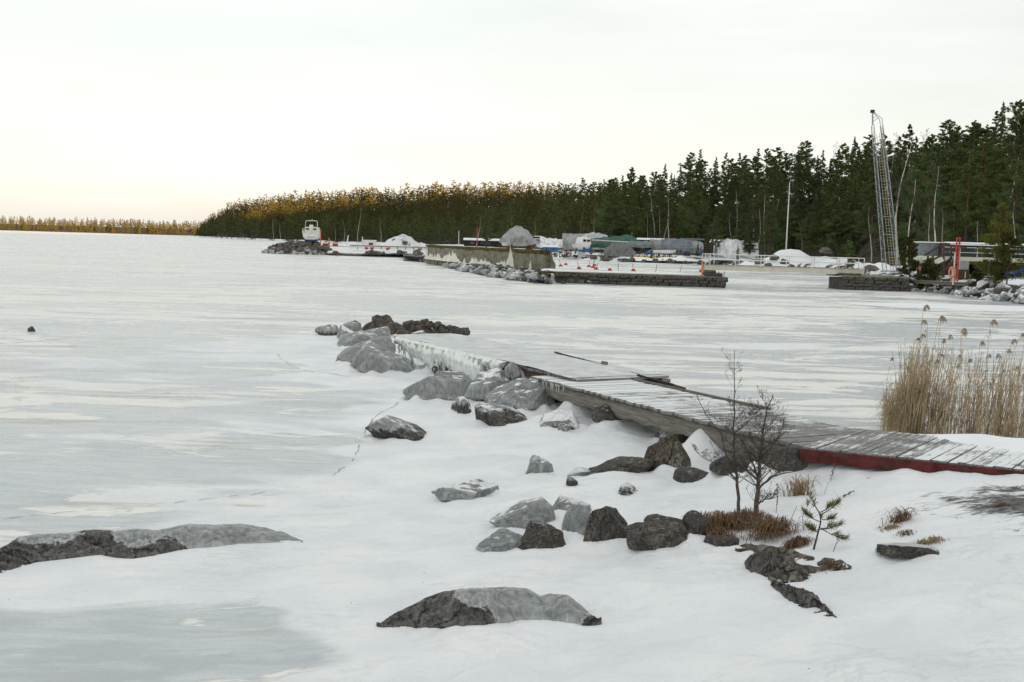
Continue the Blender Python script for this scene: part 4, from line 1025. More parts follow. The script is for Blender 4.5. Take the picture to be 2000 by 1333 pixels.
hcnt = 0; rowsH = 13
for ri in range(rowsH):
    f = ri/(rowsH-1); px = 384+rg.uniform(0, 8)
    while px < 1200:
        d1, d2 = cof(px, 2), cof(px, 3); Y = d1+(d2-d1)*(f+rg.uniform(-.035, .035))
        g = land_at(px, Y); k = rg.randrange(9) if rg.random() < .8 else rg.randrange(5)
        tpx = cof(px, 4)+rg.gauss(3, 6); hm_ = EYE+(hor(px)-tpx)/F*Y-g.z
        h = rg.uniform(11, 22)
        if ri >= rowsH-3 or hm_ < h: h = max(6, min(hm_, 25))
        if ri < 2 and hcnt < 130:
            z_ = [z for (a, b, z) in HZ if a <= px < b][0]
            kk = sp[k][3]
            r = thing('pine_tree' if kk == 'p' else 'spruce_tree', f'{nm_[kk]} in the far hill front row {z_}', 'tree', (g.x, g.y, g.z-.4), rg.uniform(0, 6.28), 'front trees of the wooded hill across the bay')
            s = h/H0; r.scale = (s*1.15, s*1.15, s); put('crown', smesh[k], r); put('trunk', strunk, r); hcnt += 1
        else:
            V = sp[k][0]; s = h/H0; a = rg.uniform(0, 6.28); wf = s*rg.uniform(1.0, 1.6); ca, sa = math.cos(a)*wf, math.sin(a)*wf
            W = np.stack([V[:, 0]*ca-V[:, 1]*sa+g.x, V[:, 0]*sa+V[:, 1]*ca+g.y, V[:, 2]*s+g.z-.4], 1)
            MV.append(W); MF.append(sp[k][1]+nV); nV += len(W)
        px += rg.uniform(2.2, 6.2)*(.65 if ri >= rowsH-4 else 1)/Y*F
tag(put('hill_forest', np_mesh('hill_forest', np.concatenate(MV), np.concatenate(MF), m_leaf('sun_tinted_hill_needles', (0.062, 0.070, 0.030), (0.165, 0.155, 0.058)))), 'dense pine and spruce wood covering the hill across the bay', 'forest', None, 'stuff')  # needle colour raised towards gold to carry more of the low sunlight
# birches on the hill's face
for px, by, ty in [(535,467,425),(548,466,430),(655,470,430),(672,470,420),(745,470,415),(800,472,425),(1000,470,395),(1045,468,400),(1085,470,405),(1130,468,385),(1160,468,380),(1012,468,420),(425,462,440),(600,460,432)]:
    d1 = cof(px, 2)-6; g = land_at(px, d1); h = (by-ty)*d1/F
    plant('b', (g.x, g.y, g.z), max(9, h), 'thin pale bare birch stem at the foot of the far hill', 'birches at the foot of the far hill', rg)
# far shore wood
MV, MF, nV = [], [], 0
for k in range(1900):
    px = rg.uniform(-1300, 470); dy = rg.uniform(5, 330) if rg.random() < .7 else rg.uniform(4, 40); Y = 1900+dy
    z = np.interp(dy, [0, 15, 80, 200, 320, 600], [0, 1.5, 5, 11, 14, 4]); s = rg.uniform(13, 21)/H0
    V = sp[rg.randrange(9)][0]; i = rg.randrange(4); sel = V.reshape(-1, 4, 3)[i::4].reshape(-1, 3)
    x = col_x(px, 1.0)*Y
    c_ = sel.reshape(-1, 4, 3).mean(1, keepdims=True); sel = ((sel.reshape(-1, 4, 3)-c_)*1.9+c_).reshape(-1, 3)
    a = rg.uniform(0, 6.28); ca, sa = math.cos(a)*s*1.3, math.sin(a)*s*1.3
    MV.append(np.stack([sel[:, 0]*ca-sel[:, 1]*sa+x, sel[:, 0]*sa+sel[:, 1]*ca+Y, sel[:, 2]*s+z-.3], 1)); n4 = len(sel)
    MF.append(np.arange(n4).reshape(-1, 4)+nV); nV += n4
tag(put('far_forest', np_mesh('far_forest', np.concatenate(MV), np.concatenate(MF), m_leaf('far_needles', (0.055, 0.066, 0.036), (0.115, 0.125, 0.07)))), 'sunlit wood along the far shore at the left horizon', 'forest', None, 'stuff')
# ================================================================== harbour
RK = [rock_mesh(700+k, 3, planes=9, rough=.05, peak=[0, .2, .3, 0, .1, .25, 0, .15][k]) for k in range(8)]
rg = random.Random(55)
def stone(p, w, h, col, label, group, parent=None):
    o = put('stone' if parent else 'rock', rg.choice(RK), parent, p, (rg.uniform(-.25, .25), rg.uniform(-.25, .25), rg.uniform(0, 6.28)), (w/2, w/2*rg.uniform(.7, 1), h)); o.color = col
    return o if parent else tag(o, label, 'rock', group)

# ---- concrete breakwater wall
W0, W1 = Vector((3.0, 100, 0)), Vector((-13.6, 153, 0)); wd = (W1-W0); WL = wd.length; wrz = math.atan2(wd.y, wd.x)
wall = thing('breakwater_wall', 'long grey concrete breakwater wall with a mossy top edge', 'wall', W0, wrz)
segs = 9
for k in range(segs):                                # cast panels: local x along the wall, +y towards the open lake
    a, b = WL*k/segs, WL*(k+1)/segs
    MB().box(((a+b)/2, -.35, 1.42), (b-a-.03, .7, 2.75)).build('panel', CONC, wall)
nx = 160; V = []
for i in range(nx):
    x = WL*i/(nx-1); dr = .16+.42*max(0, float(fbm(np.array(x*.5), np.array(.5), 14, 4))+.18)
    for (y, z) in ((-.72, 2.80), (-.71, 2.86), (-.3, 2.89), (.03, 2.86), (.045, 2.72), (.02, 2.72-dr)): V.append((x, y, z))
put('moss_edge', np_mesh('moss_edge', V, grid_faces(nx, 6), MOSS, False), wall)
V = []
for i in range(12):                                 # the moss turns the corner
    for k in range(3): V.append((-.03, -.72+.75*i/11, [2.87, 2.75, 2.62-.4*random.random()][k]))
put('moss_edge', np_mesh('moss_edge', V, grid_faces(12, 3), MOSS), wall)
# stepped buttress at the near end
m = MB(); m.loft([[(-.02, -.55-w, z) for (w, z) in ((0, 2.8), (.1, 2.0), (.45, 1.55), (.45, .9), (.95, .9), (.95, .35), (0, .35))], [(-.75, -.55-w, z) for (w, z) in ((0, 2.7), (.1, 2.0), (.4, 1.5), (.4, .9), (.9, .9), (.9, .35), (0, .35))]], True)
m.build('buttress', CONC, wall)
# fill and snow behind the wall
MB().box((WL*.69, -3.9, 1.2), (WL*.62, 6.3, 2.4)).build('fill', STONE, wall)
MB().box((WL*.69, -3.9, 2.46), (WL*.62, 6.3, .1)).build('snow_cover', SNOW, wall)
# frozen spray thrown against the wall
def spray(xc, w, h, seed):
    n, q = 26, 7; V = []; r0 = np.random.RandomState(seed)
    for i in range(n):
        u = i/(n-1)*2-1; hh = h*max(0.02, (1-abs(u)**1.6))*(.35+1.2*vnoise(i*.9, 1.3, seed))
        for k in range(q):
            t = k/(q-1); V.append((xc+u*w/2, .04+.30*(1-t)**1.2*(.5+vnoise(i*.5, k*.6, seed+3)), .72+hh*t))
    put('frozen_spray', np_mesh('frozen_spray', V, grid_faces(n, q), BANKICE, True), wall)
def wx(px):                                          # distance along the wall of a picture column
    best = min(range(0, 561), key=lambda i: abs((W0+wd*(i/560)).x/(W0+wd*(i/560)).y-col_x(px, 1.0))); return WL*best/560
for (px, wpx, h, sd) in [(998,17,2.0,1),(984,24,.75,2),(948,34,.7,3),(928,22,.9,4),(885,34,1.25,5),(874,22,1.0,6),(856,24,.95,7),(842,14,1.0,8),(1039,4,.95,9),(909,5,.6,10),(835,5,1.6,11)]:
    a, b = wx(px-wpx/2), wx(px+wpx/2); spray((a+b)/2, abs(a-b), h, sd)
# rubble bed and stones at the wall foot
edge = [(788,503,500),(830,513,503),(870,522,506),(910,532,512),(950,541,518),(1000,548,525),(1040,552,532),(1075,554,536)]
EA = np.array(edge, float)
secs = []
for px in range(788, 1078, 6):
    yi, yw = np.interp(px, EA[:, 0], EA[:, 1]), np.interp(px, EA[:, 0], EA[:, 2])
    secs.append([tuple(P(px, yi+2, -.1)), tuple(P(px, yi*.7+yw*.3, .28+rg.uniform(-.1, .1))), tuple(P(px, yi*.35+yw*.65, .55+rg.uniform(-.1, .1))), tuple(P(px, yw, .85)), tuple(P(px, yw-4, .80))])
RUB = m_plain('rubble_and_snow', (0.10, 0.098, 0.095), 0.9, 0.6, 1.2, kind='world', dirt=(0.62, 0.64, 0.66), bump=.5)
RBK = tag(MB().loft(secs, cap=False).build('rubble_bank', RUB), kind='structure')
for k in range(150):
    px = rg.uniform(792, 1075); yi, yw = np.interp(px, EA[:, 0], EA[:, 1]), np.interp(px, EA[:, 0], EA[:, 2]); t = rg.random()
    p = P(px, yi+(yw-yi)*t, .75*t); w = rg.uniform(.55, 1.35)
    lo = t < .55
    stone((p.x, p.y, p.z-.18), w, w*rg.uniform(.45, .75), (rg.uniform(.45, .8) if lo else rg.uniform(0, .4), rg.uniform(.1, .6), .3, .6), ('iced dark stone on the lake side of the concrete breakwater, at the ice' if lo else 'dark stone at the foot of the concrete breakwater wall'), 'stones along the concrete breakwater', RBK)

# ---- low stone pier that carries the footbridge
pier = thing('stone_pier', 'low dark masonry pier reaching from breakwater to footbridge', 'pier', (3.6, 90.6, 0))
PLn = 15.4
MB().box((PLn/2, 1.45, .42), (PLn-.1, 2.2, .84)).build('core', STONE, pier)
bm_ = []
for k in range(6):
    m = MB(); j = lambda: rg.uniform(-.09, .09)
    v = [(x*.5+j(), y*.5+j(), z*.5+j()) for z in (-1, 1) for y in (-1, 1) for x in (-1, 1)]
    m.add(v, [(0,2,3,1),(4,5,7,6),(0,1,5,4),(2,6,7,3),(0,4,6,2),(1,3,7,5)]); bm_.append(m.mesh('block', STONE))
for row in range(3):
    x = 3.2 if row < 2 else 0; z = .15+row*.30
    while x < PLn:
        w = rg.uniform(.5, 1.2); put('block', rg.choice(bm_), pier, (x+w/2, .32+rg.uniform(-.12, .12), z+rg.uniform(-.03, .03)), None, (w-.05, .6, .28)); x += w
MB().box((PLn/2, 1.45, .94), (PLn+.1, 2.5, .16)).build('coping', CONC, pier)
MB().box((PLn/2-.6, 1.62, 1.06), (PLn-1.2, 2.0, .07)).build('snow_cover', SNOW, pier)
MB().box((.9, .18, .93), (4.6, .16, .15)).build('moss_edge', MOSS, pier)
for (x, y, z, w, d_, h) in [(14.6, .9, 1.16, 1.7, 1.6, .25), (14.2, 1.2, 1.4, 1.2, 1.4, .25), (15.3, .4, .72, 1.0, 1.2, .42), (15.2, .3, .3, .9, 1.0, .5)]:
    put('block', rg.choice(bm_), pier, (x, y, z), None, (w, d_, h))
for k in range(26):
    px = rg.uniform(1062, 1170); p = P(px, rg.uniform(548, 556), 0); w = rg.uniform(.5, 1.2)
    stone((p.x, p.y+.6, -.1), w, w*.65, (rg.uniform(0, .5), .2, .35, .7), 'dark boulder at the foot of the low pier below the wall end', 'boulders under the low pier')
def drift(px, py, w, dp, h, name='snow_drift', seed=0, z0=-.03, Y=None):
    p = P(px, py, 0) if Y is None else PY(px, py, Y); n, q = 40, 16; V = []
    for i in range(n):
        for k in range(q):
            u, v = i/(n-1)*2-1, k/(q-1)*2-1; r = math.sqrt(u*u+v*v)
            hh = h*max(0, 1-r**1.7)*(.7+.6*vnoise(u*3+seed, v*2, seed)) if r < 1 else 0
            V.append((p.x+u*w/2, p.y+v*dp/2, (0 if Y is None else p.z)+z0+hh+.02*vnoise(i*.7, k*.7, seed)))
    return tag(put(name, np_mesh(name, V, grid_faces(n, q), SNOW, True)), kind='structure')
drift(1140, 553, 4.0, 2.2, .55, seed=2); drift(1075, 530, 3.5, 3, .25, seed=3, Y=96)

# ---- footbridge
BX0, BX1, BY = 18.1, 33.3, 95.0
br = thing('footbridge', 'cream painted steel footbridge with white pipe railings over the harbour mouth', 'bridge', (BX0, BY, 0))
BLn = BX1-BX0; z1 = 1.93
for y in (0, 1.5):
    MB().box((BLn/2, y, z1-.24), (BLn, .10, .44)).build('girder', CREAM, br)
    MB().box((BLn/2, y, z1), (BLn, .22, .04)).build('flange', CREAM, br)
dk = MB().box((.5, 0, 0), (.20, 1.4, .04)).mesh('deck_board', TIMBER)
for k in range(int(BLn/.24)): put('deck_board', dk, br, (k*.24-.4, .75, z1+.05))
for y, off in ((-.02, .5), (1.52, 1.2)):
    x = 0.05
    xs = [0.05]+[off+2.42*k for k in range(7) if off+2.42*k < BLn-.2]+[BLn-.05]
    pm = MB().tube([(0, 0, 0), (0, 0, 1.06)], .045, 8).mesh('post', WHITE)
    for x in xs: put('post', pm, br, (x, y, z1))
    for z in (.55, 1.06): MB().tube([(.05, y, z1+z), (BLn-.05, y, z1+z)], .042, 8).build('rail', WHITE, br)
MB().tube([(BLn+.25, -.1, 1.35), (BLn+.25, -.1, 2.0)], .03, 6).build('kerb_post', WHITE, br)
lp = P(1371, 533, 1.35)
t_ = thing('lifebuoy_post', 'faded orange marker post at the left end of the footbridge', 'post', lp)
MB().tube([(0, 0, -.3), (0, 0, 1.1)], .06, 8).build('pole', ORANGE, t_); MB().box((0, 0, .2), (.24, .12, .3)).build('foot', ORANGE, t_)

# ---- right abutment and quay
qy = thing('quay_wall', 'dark masonry quay under the right end of the footbridge', 'quay', (30.9, 94.0, 0))
MB().box((3.2, 2.2, .55), (6.2, 4.0, 1.1)).build('core', STONE, qy)
for row in range(4):
    x = 0.0
    while x < 6.2:
        w = rg.uniform(.6, 1.3); put('block', rg.choice(bm_), qy, (x+w/2, .2+rg.uniform(-.12, .12), .16+row*.31+rg.uniform(-.03, .03)), None, (w-.05, .55, .29)); x += w
MB().box((3.1, 2.0, 1.30), (6.6, 4.2, .12)).build('coping', CONC, qy)
MB().box((.9, .9, 1.44), (1.9, 1.6, .22)).build('bearing_block', STONE, qy)
drift(1722, 562, 5.5, 3.0, 1.15, seed=5)
# quay edge timbers to the right
e0, e1 = PY(1690, 543, 102), P(2060, 562, 1.25)
tq = thing('quay_edge', 'weathered timber edge of the quay along the right shore', 'quay', e0); dv = e1-e0
MB().bar((0, 0, -.12), dv+Vector((0, 0, -.12)), .35, .3).build('beam', TIMBER, tq)
MB().bar((.1, .9, .0), dv+Vector((.1, .9, 0)), 1.4, .05).build('deck', TIMBER, tq)
for k in range(14): MB().box(dv*((k+.5)/14)+Vector((0, .1, -.4)), (.16, .16, .5)).build('pile', BROWNWOOD, tq)
for k in range(135):
    px = rg.uniform(1695, 2060); d0 = float(cof(px, 1)); t = rg.random()
    Y = d0+rg.uniform(-2.2, 3.4); w = rg.uniform(.5, 1.25)
    z = max(-.1, min(1.0, (Y-d0+1.2)*.30)); front = Y < d0+.6
    stone((col_x(px, 1.0)*Y, Y, z-.2), w, w*rg.uniform(.5, .8), (rg.uniform(.5, .95) if front else rg.uniform(.1, .6), rg.uniform(.5, 1.0), .2, .2), 'ice glazed grey boulder at the ice edge below the right quay' if front else 'snow dusted boulder on the slope below the right quay', 'boulders of the right shore')
for px, py in ((1850, 556), (1900, 562), (1780, 555)): drift(px, py, 5, 2.5, .5, seed=px % 7, Y=float(cof(px, 1))+4)
drift(1950, 602, 22, 8, .16, seed=8)

# ---- snow hill and snowy slopes
SNOWROCK = m_plain('snow_on_rock', (0.74, 0.76, 0.78), 0.85, 0.06, 0.3, kind='world', dirt=(0.11, 0.10, 0.085), bump=.3)
def mound(px, py, Y, w, dp, h, seed, name='snow_mound', mat=None):
    p = PY(px, py, Y); n, q = 60, 24; V = []
    for i in range(n):
        for k in range(q):
            u, v = i/(n-1)*2-1, k/(q-1)*2-1; r = (abs(u)**2.2+abs(v)**2)**.5
            hh = max(0, 1-r**1.5)*h*(.45+1.0*vnoise(u*3.5+seed, v*2.5+seed, seed)) if r < 1 else 0
            V.append((p.x+u*w/2, p.y+v*dp/2, p.z+hh-.25+.25*vnoise(u*9, v*7, seed+2)))
    return tag(put(name, np_mesh(name, V, grid_faces(n, q), mat or SNOW, True)), kind='structure')
mound(1555, 523, 200, 22, 14, 3.3, 3); mound(1470, 522, 204, 12, 8, 1.4, 4); mound(1640, 520, 190, 12, 10, 1.5, 6)
mound(1700, 530, 130, 9, 8, 1.2, 5); mound(787, 480, 620, 30, 30, 6.0, 7, mat=SNOWROCK); mound(722, 481, 420, 46, 20, 1.5, 9, mat=SNOWROCK); mound(880, 483, 380, 36, 20, .9, 11, mat=SNOWROCK); mound(822, 482, 430, 12, 10, 1.4, 13, mat=SNOWROCK)
for (px, py, Y, w) in [(1512,505,196,2.2),(1530,513,192,2.0),(1545,520,190,1.6),(1500,519,192,1.8),(1560,522,189,1.0),(1485,515,197,2.5),(1612,493,196,2.6),(1440,517,203,2.5),(1705,527,124,2.0),(1690,533,118,1.6),(1758,532,118,1.6),(770,470,612,3),(790,476,606,4)]:
    p = PY(px, py, Y); stone((p.x, p.y, p.z-.3), w, w*.5, (0, .25, .3, .4), 'dark rock breaking through the snow behind the footbridge' if px > 1000 else 'dark rock on the far snowy slope', 'rocks in the harbour snow')
# boatyard shore stones
for k in range(60):
    px = rg.uniform(1076, 1385) if k < 48 else rg.uniform(1385, 1520); Y = float(cof(px, 1))+rg.uniform(-2, 3); w = rg.uniform(.7, 2.0)
    stone((col_x(px, 1.0)*Y, Y, rg.uniform(-.1, .3)), w, w*.6, (0, rg.uniform(.05, .5), .3, .4), 'dark stone on the snowy edge of the boatyard', 'stones of the boatyard shore')
for px in (1120, 1165, 1250, 1330, 1300): drift(px, 510, 9, 4, .9, seed=px % 11, Y=float(cof(px, 1))+1)

# ---- flagpole
b = PY(1535, 490, 202); fp = thing('flagpole', 'slender white flagpole on the snow mound', 'flagpole', b)
tp = PY(1540, 358, 202)-b
MB().tube([(0, 0, -1), Vector((0, 0, tp.z*.5)), Vector((0, 0, tp.z))], [.15, .12, .075], 10).build('pole', WHITE, fp, True)
MB().tube([(0, 0, tp.z), (0, 0, tp.z+.15)], [.11, .06], 8).build('knob', WHITE, fp)

# ---- lattice mast crane, leaning to the left
YM = 118
mb0 = PY(1742, 529, YM); head = PY(1713, 246, YM)-mb0; tip = PY(1704, 219, YM)-mb0
mast = thing('lattice_mast', 'tall leaning galvanised lattice mast with a ladder on the right quay', 'mast', mb0)
def corner(t, sx, sy):
    w = .82*(1-t)+.52*t; return head*t+Vector((sx*w, sy*w*.8, 0))
for sx in (-1, 1):
    for sy in (-1, 1):
        MB().tube([corner(0, sx, sy)+Vector((0, 0, -.3)), corner(1, sx, sy)], .055, 6).build('chord', STEEL, mast)
nb = 26
for (A_, B_) in (((-1,-1),(-1,1)), ((1,-1),(1,1))):
    for k in range(nb):
        MB().tube([corner(k/nb, *(A_ if k % 2 else B_)), corner((k+1)/nb, *(B_ if k % 2 else A_))], .028, 4).build('brace', STEEL, mast)
        MB().tube([corner(k/nb, *A_), corner(k/nb, *B_)], .024, 4).build('brace', STEEL, mast)
rungs = 46
for k in range(rungs):
    t = (k+.5)/rungs*.93; MB().tube([head*t+Vector((-.30, -.35, 0)), head*t+Vector((.34, -.35, 0))], .022, 4).build('rung', STEEL, mast)
for s in (-.30, .34): MB().tube([Vector((s, -.35, 0)), head*.94+Vector((s, -.35, 0))], .03, 4).build('ladder_rail', STEEL, mast)
for k in range(8):
    MB().tube([corner(k/8, -1, -1), corner(k/8, 1, -1)], .025, 4).build('brace', STEEL, mast)
for sy in (-.4, .4):
    MB().tube([corner(1, -1, sy), tip+Vector((0, sy*.2, 0))], .05, 6).build('jib_chord', STEEL, mast)
    MB().tube([corner(.93, 1, sy), head+Vector((.38, sy, .75)), tip+Vector((0, sy*.2, .1))], .04, 6).build('jib_chord', STEEL, mast)
for t in (.25, .5, .75): MB().tube([corner(1, -1, 0).lerp(tip, t), (head+Vector((.38, 0, .75))).lerp(tip+Vector((0, 0, .1)), t)], .03, 4).build('brace', STEEL, mast)
MB().box(tip+Vector((0, 0, .05)), (.42, .3, .35)).build('sheave', IRON, mast)
for f_, (px, py) in ((head*.82, (1660, 506)), (head*.8+Vector((.4, 0, 0)), (1840, 470)), (head*.62+Vector((.4, 0, 0)), (1800, 420))):
    e = PY(px, py, YM+6)-mb0; md = (f_+e)/2+Vector((0, 0, -.7)); MB().tube([f_, md, e], .018, 4).build('guy_wire', IRON, mast)
MB().box((0, 0, -.15), (2.1, 1.8, .22)).build('base_frame', STEEL, mast)
MB().tube([Vector((.1, -.2, 0)), head*.95+Vector((.1, -.2, 0))], .03, 5).build('hoist_rope', YELLOW, mast)

# ---- buoys frozen in the basin
bu = MB(); bu.loft([[(r*math.cos(a), r*math.sin(a), z) for a in [2*math.pi*k/12 for k in range(12)]] for (r, z) in ((.10, -.1), (.30, 0), (.34, .1), (.26, .24), (.10, .33), (.04, .36))], True)
BUOY = bu.mesh('float', RED, True); STK = MB().tube([(0, 0, .2), (.05, 0, 1.1)], .035, 6).mesh('stem', IRON)
BL = [(1095,521,1,'red mooring buoy with a dark stem nearest the wall end'),(1105,518,0,'stemless red dome buoy behind the first stemmed one by the wall'),(1131,526,1,'red mooring buoy with a tall stem between wall and buoy cluster'),(1150,522,1,'pale pink faded buoy lying left in the buoy cluster'),(1158,524,1,'middle red buoy of the buoy cluster'),(1164,527,1,'front red buoy of the buoy cluster'),(1161,520,1,'rear red buoy of the buoy cluster'),(1191,529,0,'lone red buoy just right of the buoy cluster'),(1237,530,1,'half sunk pink buoy behind the middle of the low pier'),(1406,551,1,'left one of two red buoys beside the pier head'),(1413,551,1,'right one of two red buoys beside the pier head')]
for i, (px, py, st, lab) in enumerate(BL):
    b = P(px, py, 0); r = thing('mooring_buoy', lab, 'buoy', b, i*1.3, 'buoys frozen into the harbour ice')
    put('float', BUOY, r)
    if st: put('stem', STK, r, None, (0, .25*((i % 3)-1), 0))
for i, (px, py) in enumerate([(1207,529),(1280,532),(1327,533)]):
    b = P(px, py, 0); s_ = put('mooring_stake', STK, None, (b.x, b.y, -.2), (.12*(i-1), .1*i, 0), (1, 1, 1.2))
    tag(s_, ['thin dark stake in the ice behind the pier middle, leftmost of three', 'thin dark stake in the ice, middle of three', 'thin dark stake in the ice near the pier head, rightmost of three'][i], 'stake', 'stakes in the harbour ice')
for i, (px, py, Y, lab) in enumerate([(1110,496,236,'red buoy ashore left of the grey panel'),(1154,496,234,'red buoy ashore right of the grey panel'),(716,487,205,'left red buoy of the pair beside the white hut'),(726,487,204,'right red buoy of the pair beside the white hut'),(757,488,204,'red buoy on the strip between white hut and wall'),(819,489,200,'red buoy close to the left end of the concrete wall')]):
    b = PY(px, py, Y); r = thing('mooring_buoy', lab, 'buoy', b, 0, 'buoys laid up on land'); put('float', BUOY, r, None, None, 1.2); put('stem', STK, r, (0, 0, .2), None, .5)

# ---- covered boats and sheds in the yard
def hull(m, L, B, z0, z1, bow=1, n=12):
    secs = []
    for i in range(n):
        t = i/(n-1); w = B/2*(1-max(0, (t-.45)/.55)**2.2*.97); k = z0+(z1-z0)*max(0, (t-.6)/.4)**2*.55; sh = z1+.25*t*t
        x = (t-.5)*L*bow
        secs.append([(x, -w, sh), (x, -w*.92, (sh+k)/2), (x, -w*.55, k+.12*(1-t)), (x, 0, k), (x, w*.55, k+.12*(1-t)), (x, w*.92, (sh+k)/2), (x, w, sh)])
    m.loft(secs); return m
def cover_secs(L, B, zb, tops, sag=.12, seed=0, n=28, q=15):
    V = []
    for i in range(n):
        t = i/(n-1); zt = float(np.interp(t, np.linspace(0, 1, len(tops)), tops)); x = (t-.5)*L
        for k in range(q):
            u = k/(q-1)*2-1; a = abs(u)
            prof = (1-a/.62)*.45+.55 if a < .62 else .55*(1-((a-.62)/.38)**1.2)
            y = B/2*math.copysign(min(1, a*1.35), u); z = zb+(zt-zb)*prof
            wob = .26*(vnoise(i*.55+seed, k*.6, seed)-.5)*min(1.6, zt-zb)
            e = .25 if i in (0, n-1) else 0
            V.append((x+wob*.5, y*(1-e*.3)+wob, z+wob*.8-sag*math.sin(t*math.pi*4)**2*.6))
    return V, n, q
def covered(name, label, px0, px1, yb, rows, Y, mat, B=2.6, hmat=None, cat='boat', rz=0.0, hull_h=1.0, seed=1, skirt=0.0):
    pc = (px0+px1)/2; b = PY(pc, yb, Y); s = Y/F; L = (px1-px0)*s
    r = thing(name, label, cat, b, rz, 'boats laid up in the boatyard' if cat == 'boat' else None)
    tops = [(yb-y)*s for y in rows]
    V, n, q = cover_secs(L, B, skirt, tops, seed=seed)
    fcs = [tuple(int(v) for v in f_) for f_ in grid_faces(n, q)]+[tuple(range(q)), tuple(range((n-1)*q, n*q))[::-1]]
    me = bpy.data.meshes.new('cover'); me.from_pydata(V, [], fcs); me.materials.append(mat); put('cover', me, r)
    if hmat: hull(MB(), L*.94, B*.86, .35, hull_h+.35).build('hull', hmat, r, True)
    for x in (-L*.28, L*.28): MB().box((x, 0, .15), (.25, B*.8, .5)).build('cradle', BROWNWOOD, r)
    return r
covered('covered_boat', 'large boat under a wrinkled silver grey tarpaulin atop the breakwater', 980, 1049, 487, (462,448,442,444,456,466), 124, T_GREY, 3.2, GEL, rz=.25, hull_h=.8, seed=3, skirt=.75)
r = COL.objects[-1]
cb_ = [o for o in COL.objects if o.get('label', '').startswith('large boat under')][0]
for k in range(3): MB().box((1.95, -1.0, 1.0+.32*k), (.9, .9, .10)).build('stern_rail', WHITE if k else IRON, cb_)
MB().box((1.9, -.7, 1.2), (.7, 1.0, 1.0)).build('cockpit', NAVY, cb_)
covered('covered_boat', 'long low boat under a smooth white tarpaulin right of the breakwater boat', 1048, 1098, 489, (463,464,466,468), 240, T_WHITE, 2.8, BLUE, hull_h=.6, seed=5, skirt=.7)
covered('covered_boat', 'tall boxy grey tarpaulin left of the blue striped motor boat', 1098, 1160, 489, (457,457,457,458), 246, T_GREY, 3.6, None, seed=6, hull_h=.6)
covered('covered_boat', 'silver peaked tarpaulin behind the blue striped motor boat', 1128, 1186, 486, (466,457,455,455,460), 244, T_SILV, 3.0, None, seed=7)
covered('covered_boat', 'long dark green tarpaulin covered boat in the middle of the yard', 1152, 1247, 492, (468,465,463,460,457,470), 238, T_GREEN, 3.2, GEL, seed=8, hull_h=.9, skirt=.8)
covered('covered_boat', 'small dark grey sagging tarpaulin in front of the green covered boat', 1180, 1242, 501, (488,475,473,476,494), 229, T_DARK, 2.4, None, seed=9)
covered('covered_boat', 'navy hulled boat under a grey green cover right of the dark tarpaulin', 1222, 1276, 494, (473,471,471,471), 236, T_OLIVE, 2.8, NAVY, seed=10, hull_h=1.5, skirt=1.25)
covered('covered_boat', 'small light grey cover between navy boat and blue grey cover', 1268, 1293, 494, (468,468,468), 240, T_GREY, 2.2, None, seed=11)
covered('covered_boat', 'big square blue grey boat cover left of the bushy pine', 1291, 1350, 498, (468,467,467,468), 232, T_BLUE, 3.0, None, seed=12)
covered('covered_boat', 'grey drooping cover right of the square blue grey one', 1346, 1372, 496, (470,471,473), 236, T_GREY, 2.6, None, seed=13)
covered('covered_boat', 'white tent like covered boat behind the footbridge rail', 1404, 1478, 501, (472,467,468,470,468,476), 214, T_WHITE, 3.0, None, seed=14)
covered('covered_boat', 'narrow pale grey cover left of the white tent', 1394, 1412, 500, (472,470,474), 218, T_SILV, 2.0, None, seed=15)
# motor boat with blue trim, bow towards the viewer
b = PY(1139, 496, 236); s = 236/F
mbt = thing('motor_boat', 'white motor boat on blue stands between grey and green tarpaulins', 'boat', b, math.pi/2+.35, 'boats laid up in the boatyard')
hull(MB(), 7.0, 2.8, .9, 2.2, -1).build('hull', GEL, mbt, True)
MB().loft([[(-1.8, -1.2, 2.2), (-1.8, 1.2, 2.2), (-1.5, 1.0, 3.7), (-1.5, -1.0, 3.7)], [(2.2, -1.2, 2.2), (2.2, 1.2, 2.2), (1.6, 1.0, 3.9), (1.6, -1.0, 3.9)]], True).build('cabin', GEL, mbt)
for y in (-.5, .5): MB().box((-1.72, y, 3.1), (.1, .7, .5)).build('window', GLASS, COL.objects['cabin'])
for (x, y) in ((-2.2, -.9), (-2.2, .9), (1.8, -1.0), (1.8, 1.0)): MB().bar((x, y, 1.5), (x, y*1.25, -.1), .3, .3).build('stand', BLUE, mbt)
MB().box((-2.2, 0, .9), (.3, 2.0, .9)).build('bow_stand', BLUE, mbt)
# white boom lying on the green cover, small things of the yard
b = PY(1192, 471, 234); o = thing('boom', 'long white spar lying in front of the green tarpaulin', 'spar', b)
MB().tube([(-4.3, 0, .1), (4.2, 0, -.15)], .10, 8).build('spar', WHITE, o); MB().box((0, 0, -.1), (.3, .2, .2)).build('sail_tie', T_GREY, o)
b = PY(1298, 496, 226); rb = thing('rowing_boat', 'small open rowing boat with a reddish rim on trestles', 'boat', b, .1)
hull(MB(), 5.2, 1.6, 0, .75).build('hull', GEL, rb, True); MB().bar((-2.5, -.78, .8), (2.0, -.6, .95), .08).build('gunwale', RED, rb)
for x in (-1.3, 1.2): MB().box((x, 0, -.3), (.15, 1.2, .6)).build('trestle', BROWNWOOD, rb)
b = PY(1278, 503, 226); ys = thing('timber_stack', 'low stack of yellow black dock beams on the yard edge', 'stack', b)
for k in range(22): MB().box((-5+k*.47, 0, .1*(k % 2)), (.34, .5, .55)).build('beam_end', YELLOW if k % 3 else IRON, ys)
MB().box((0, .3, -.35), (10.8, .5, .25)).build('bearer', BROWNWOOD, ys)
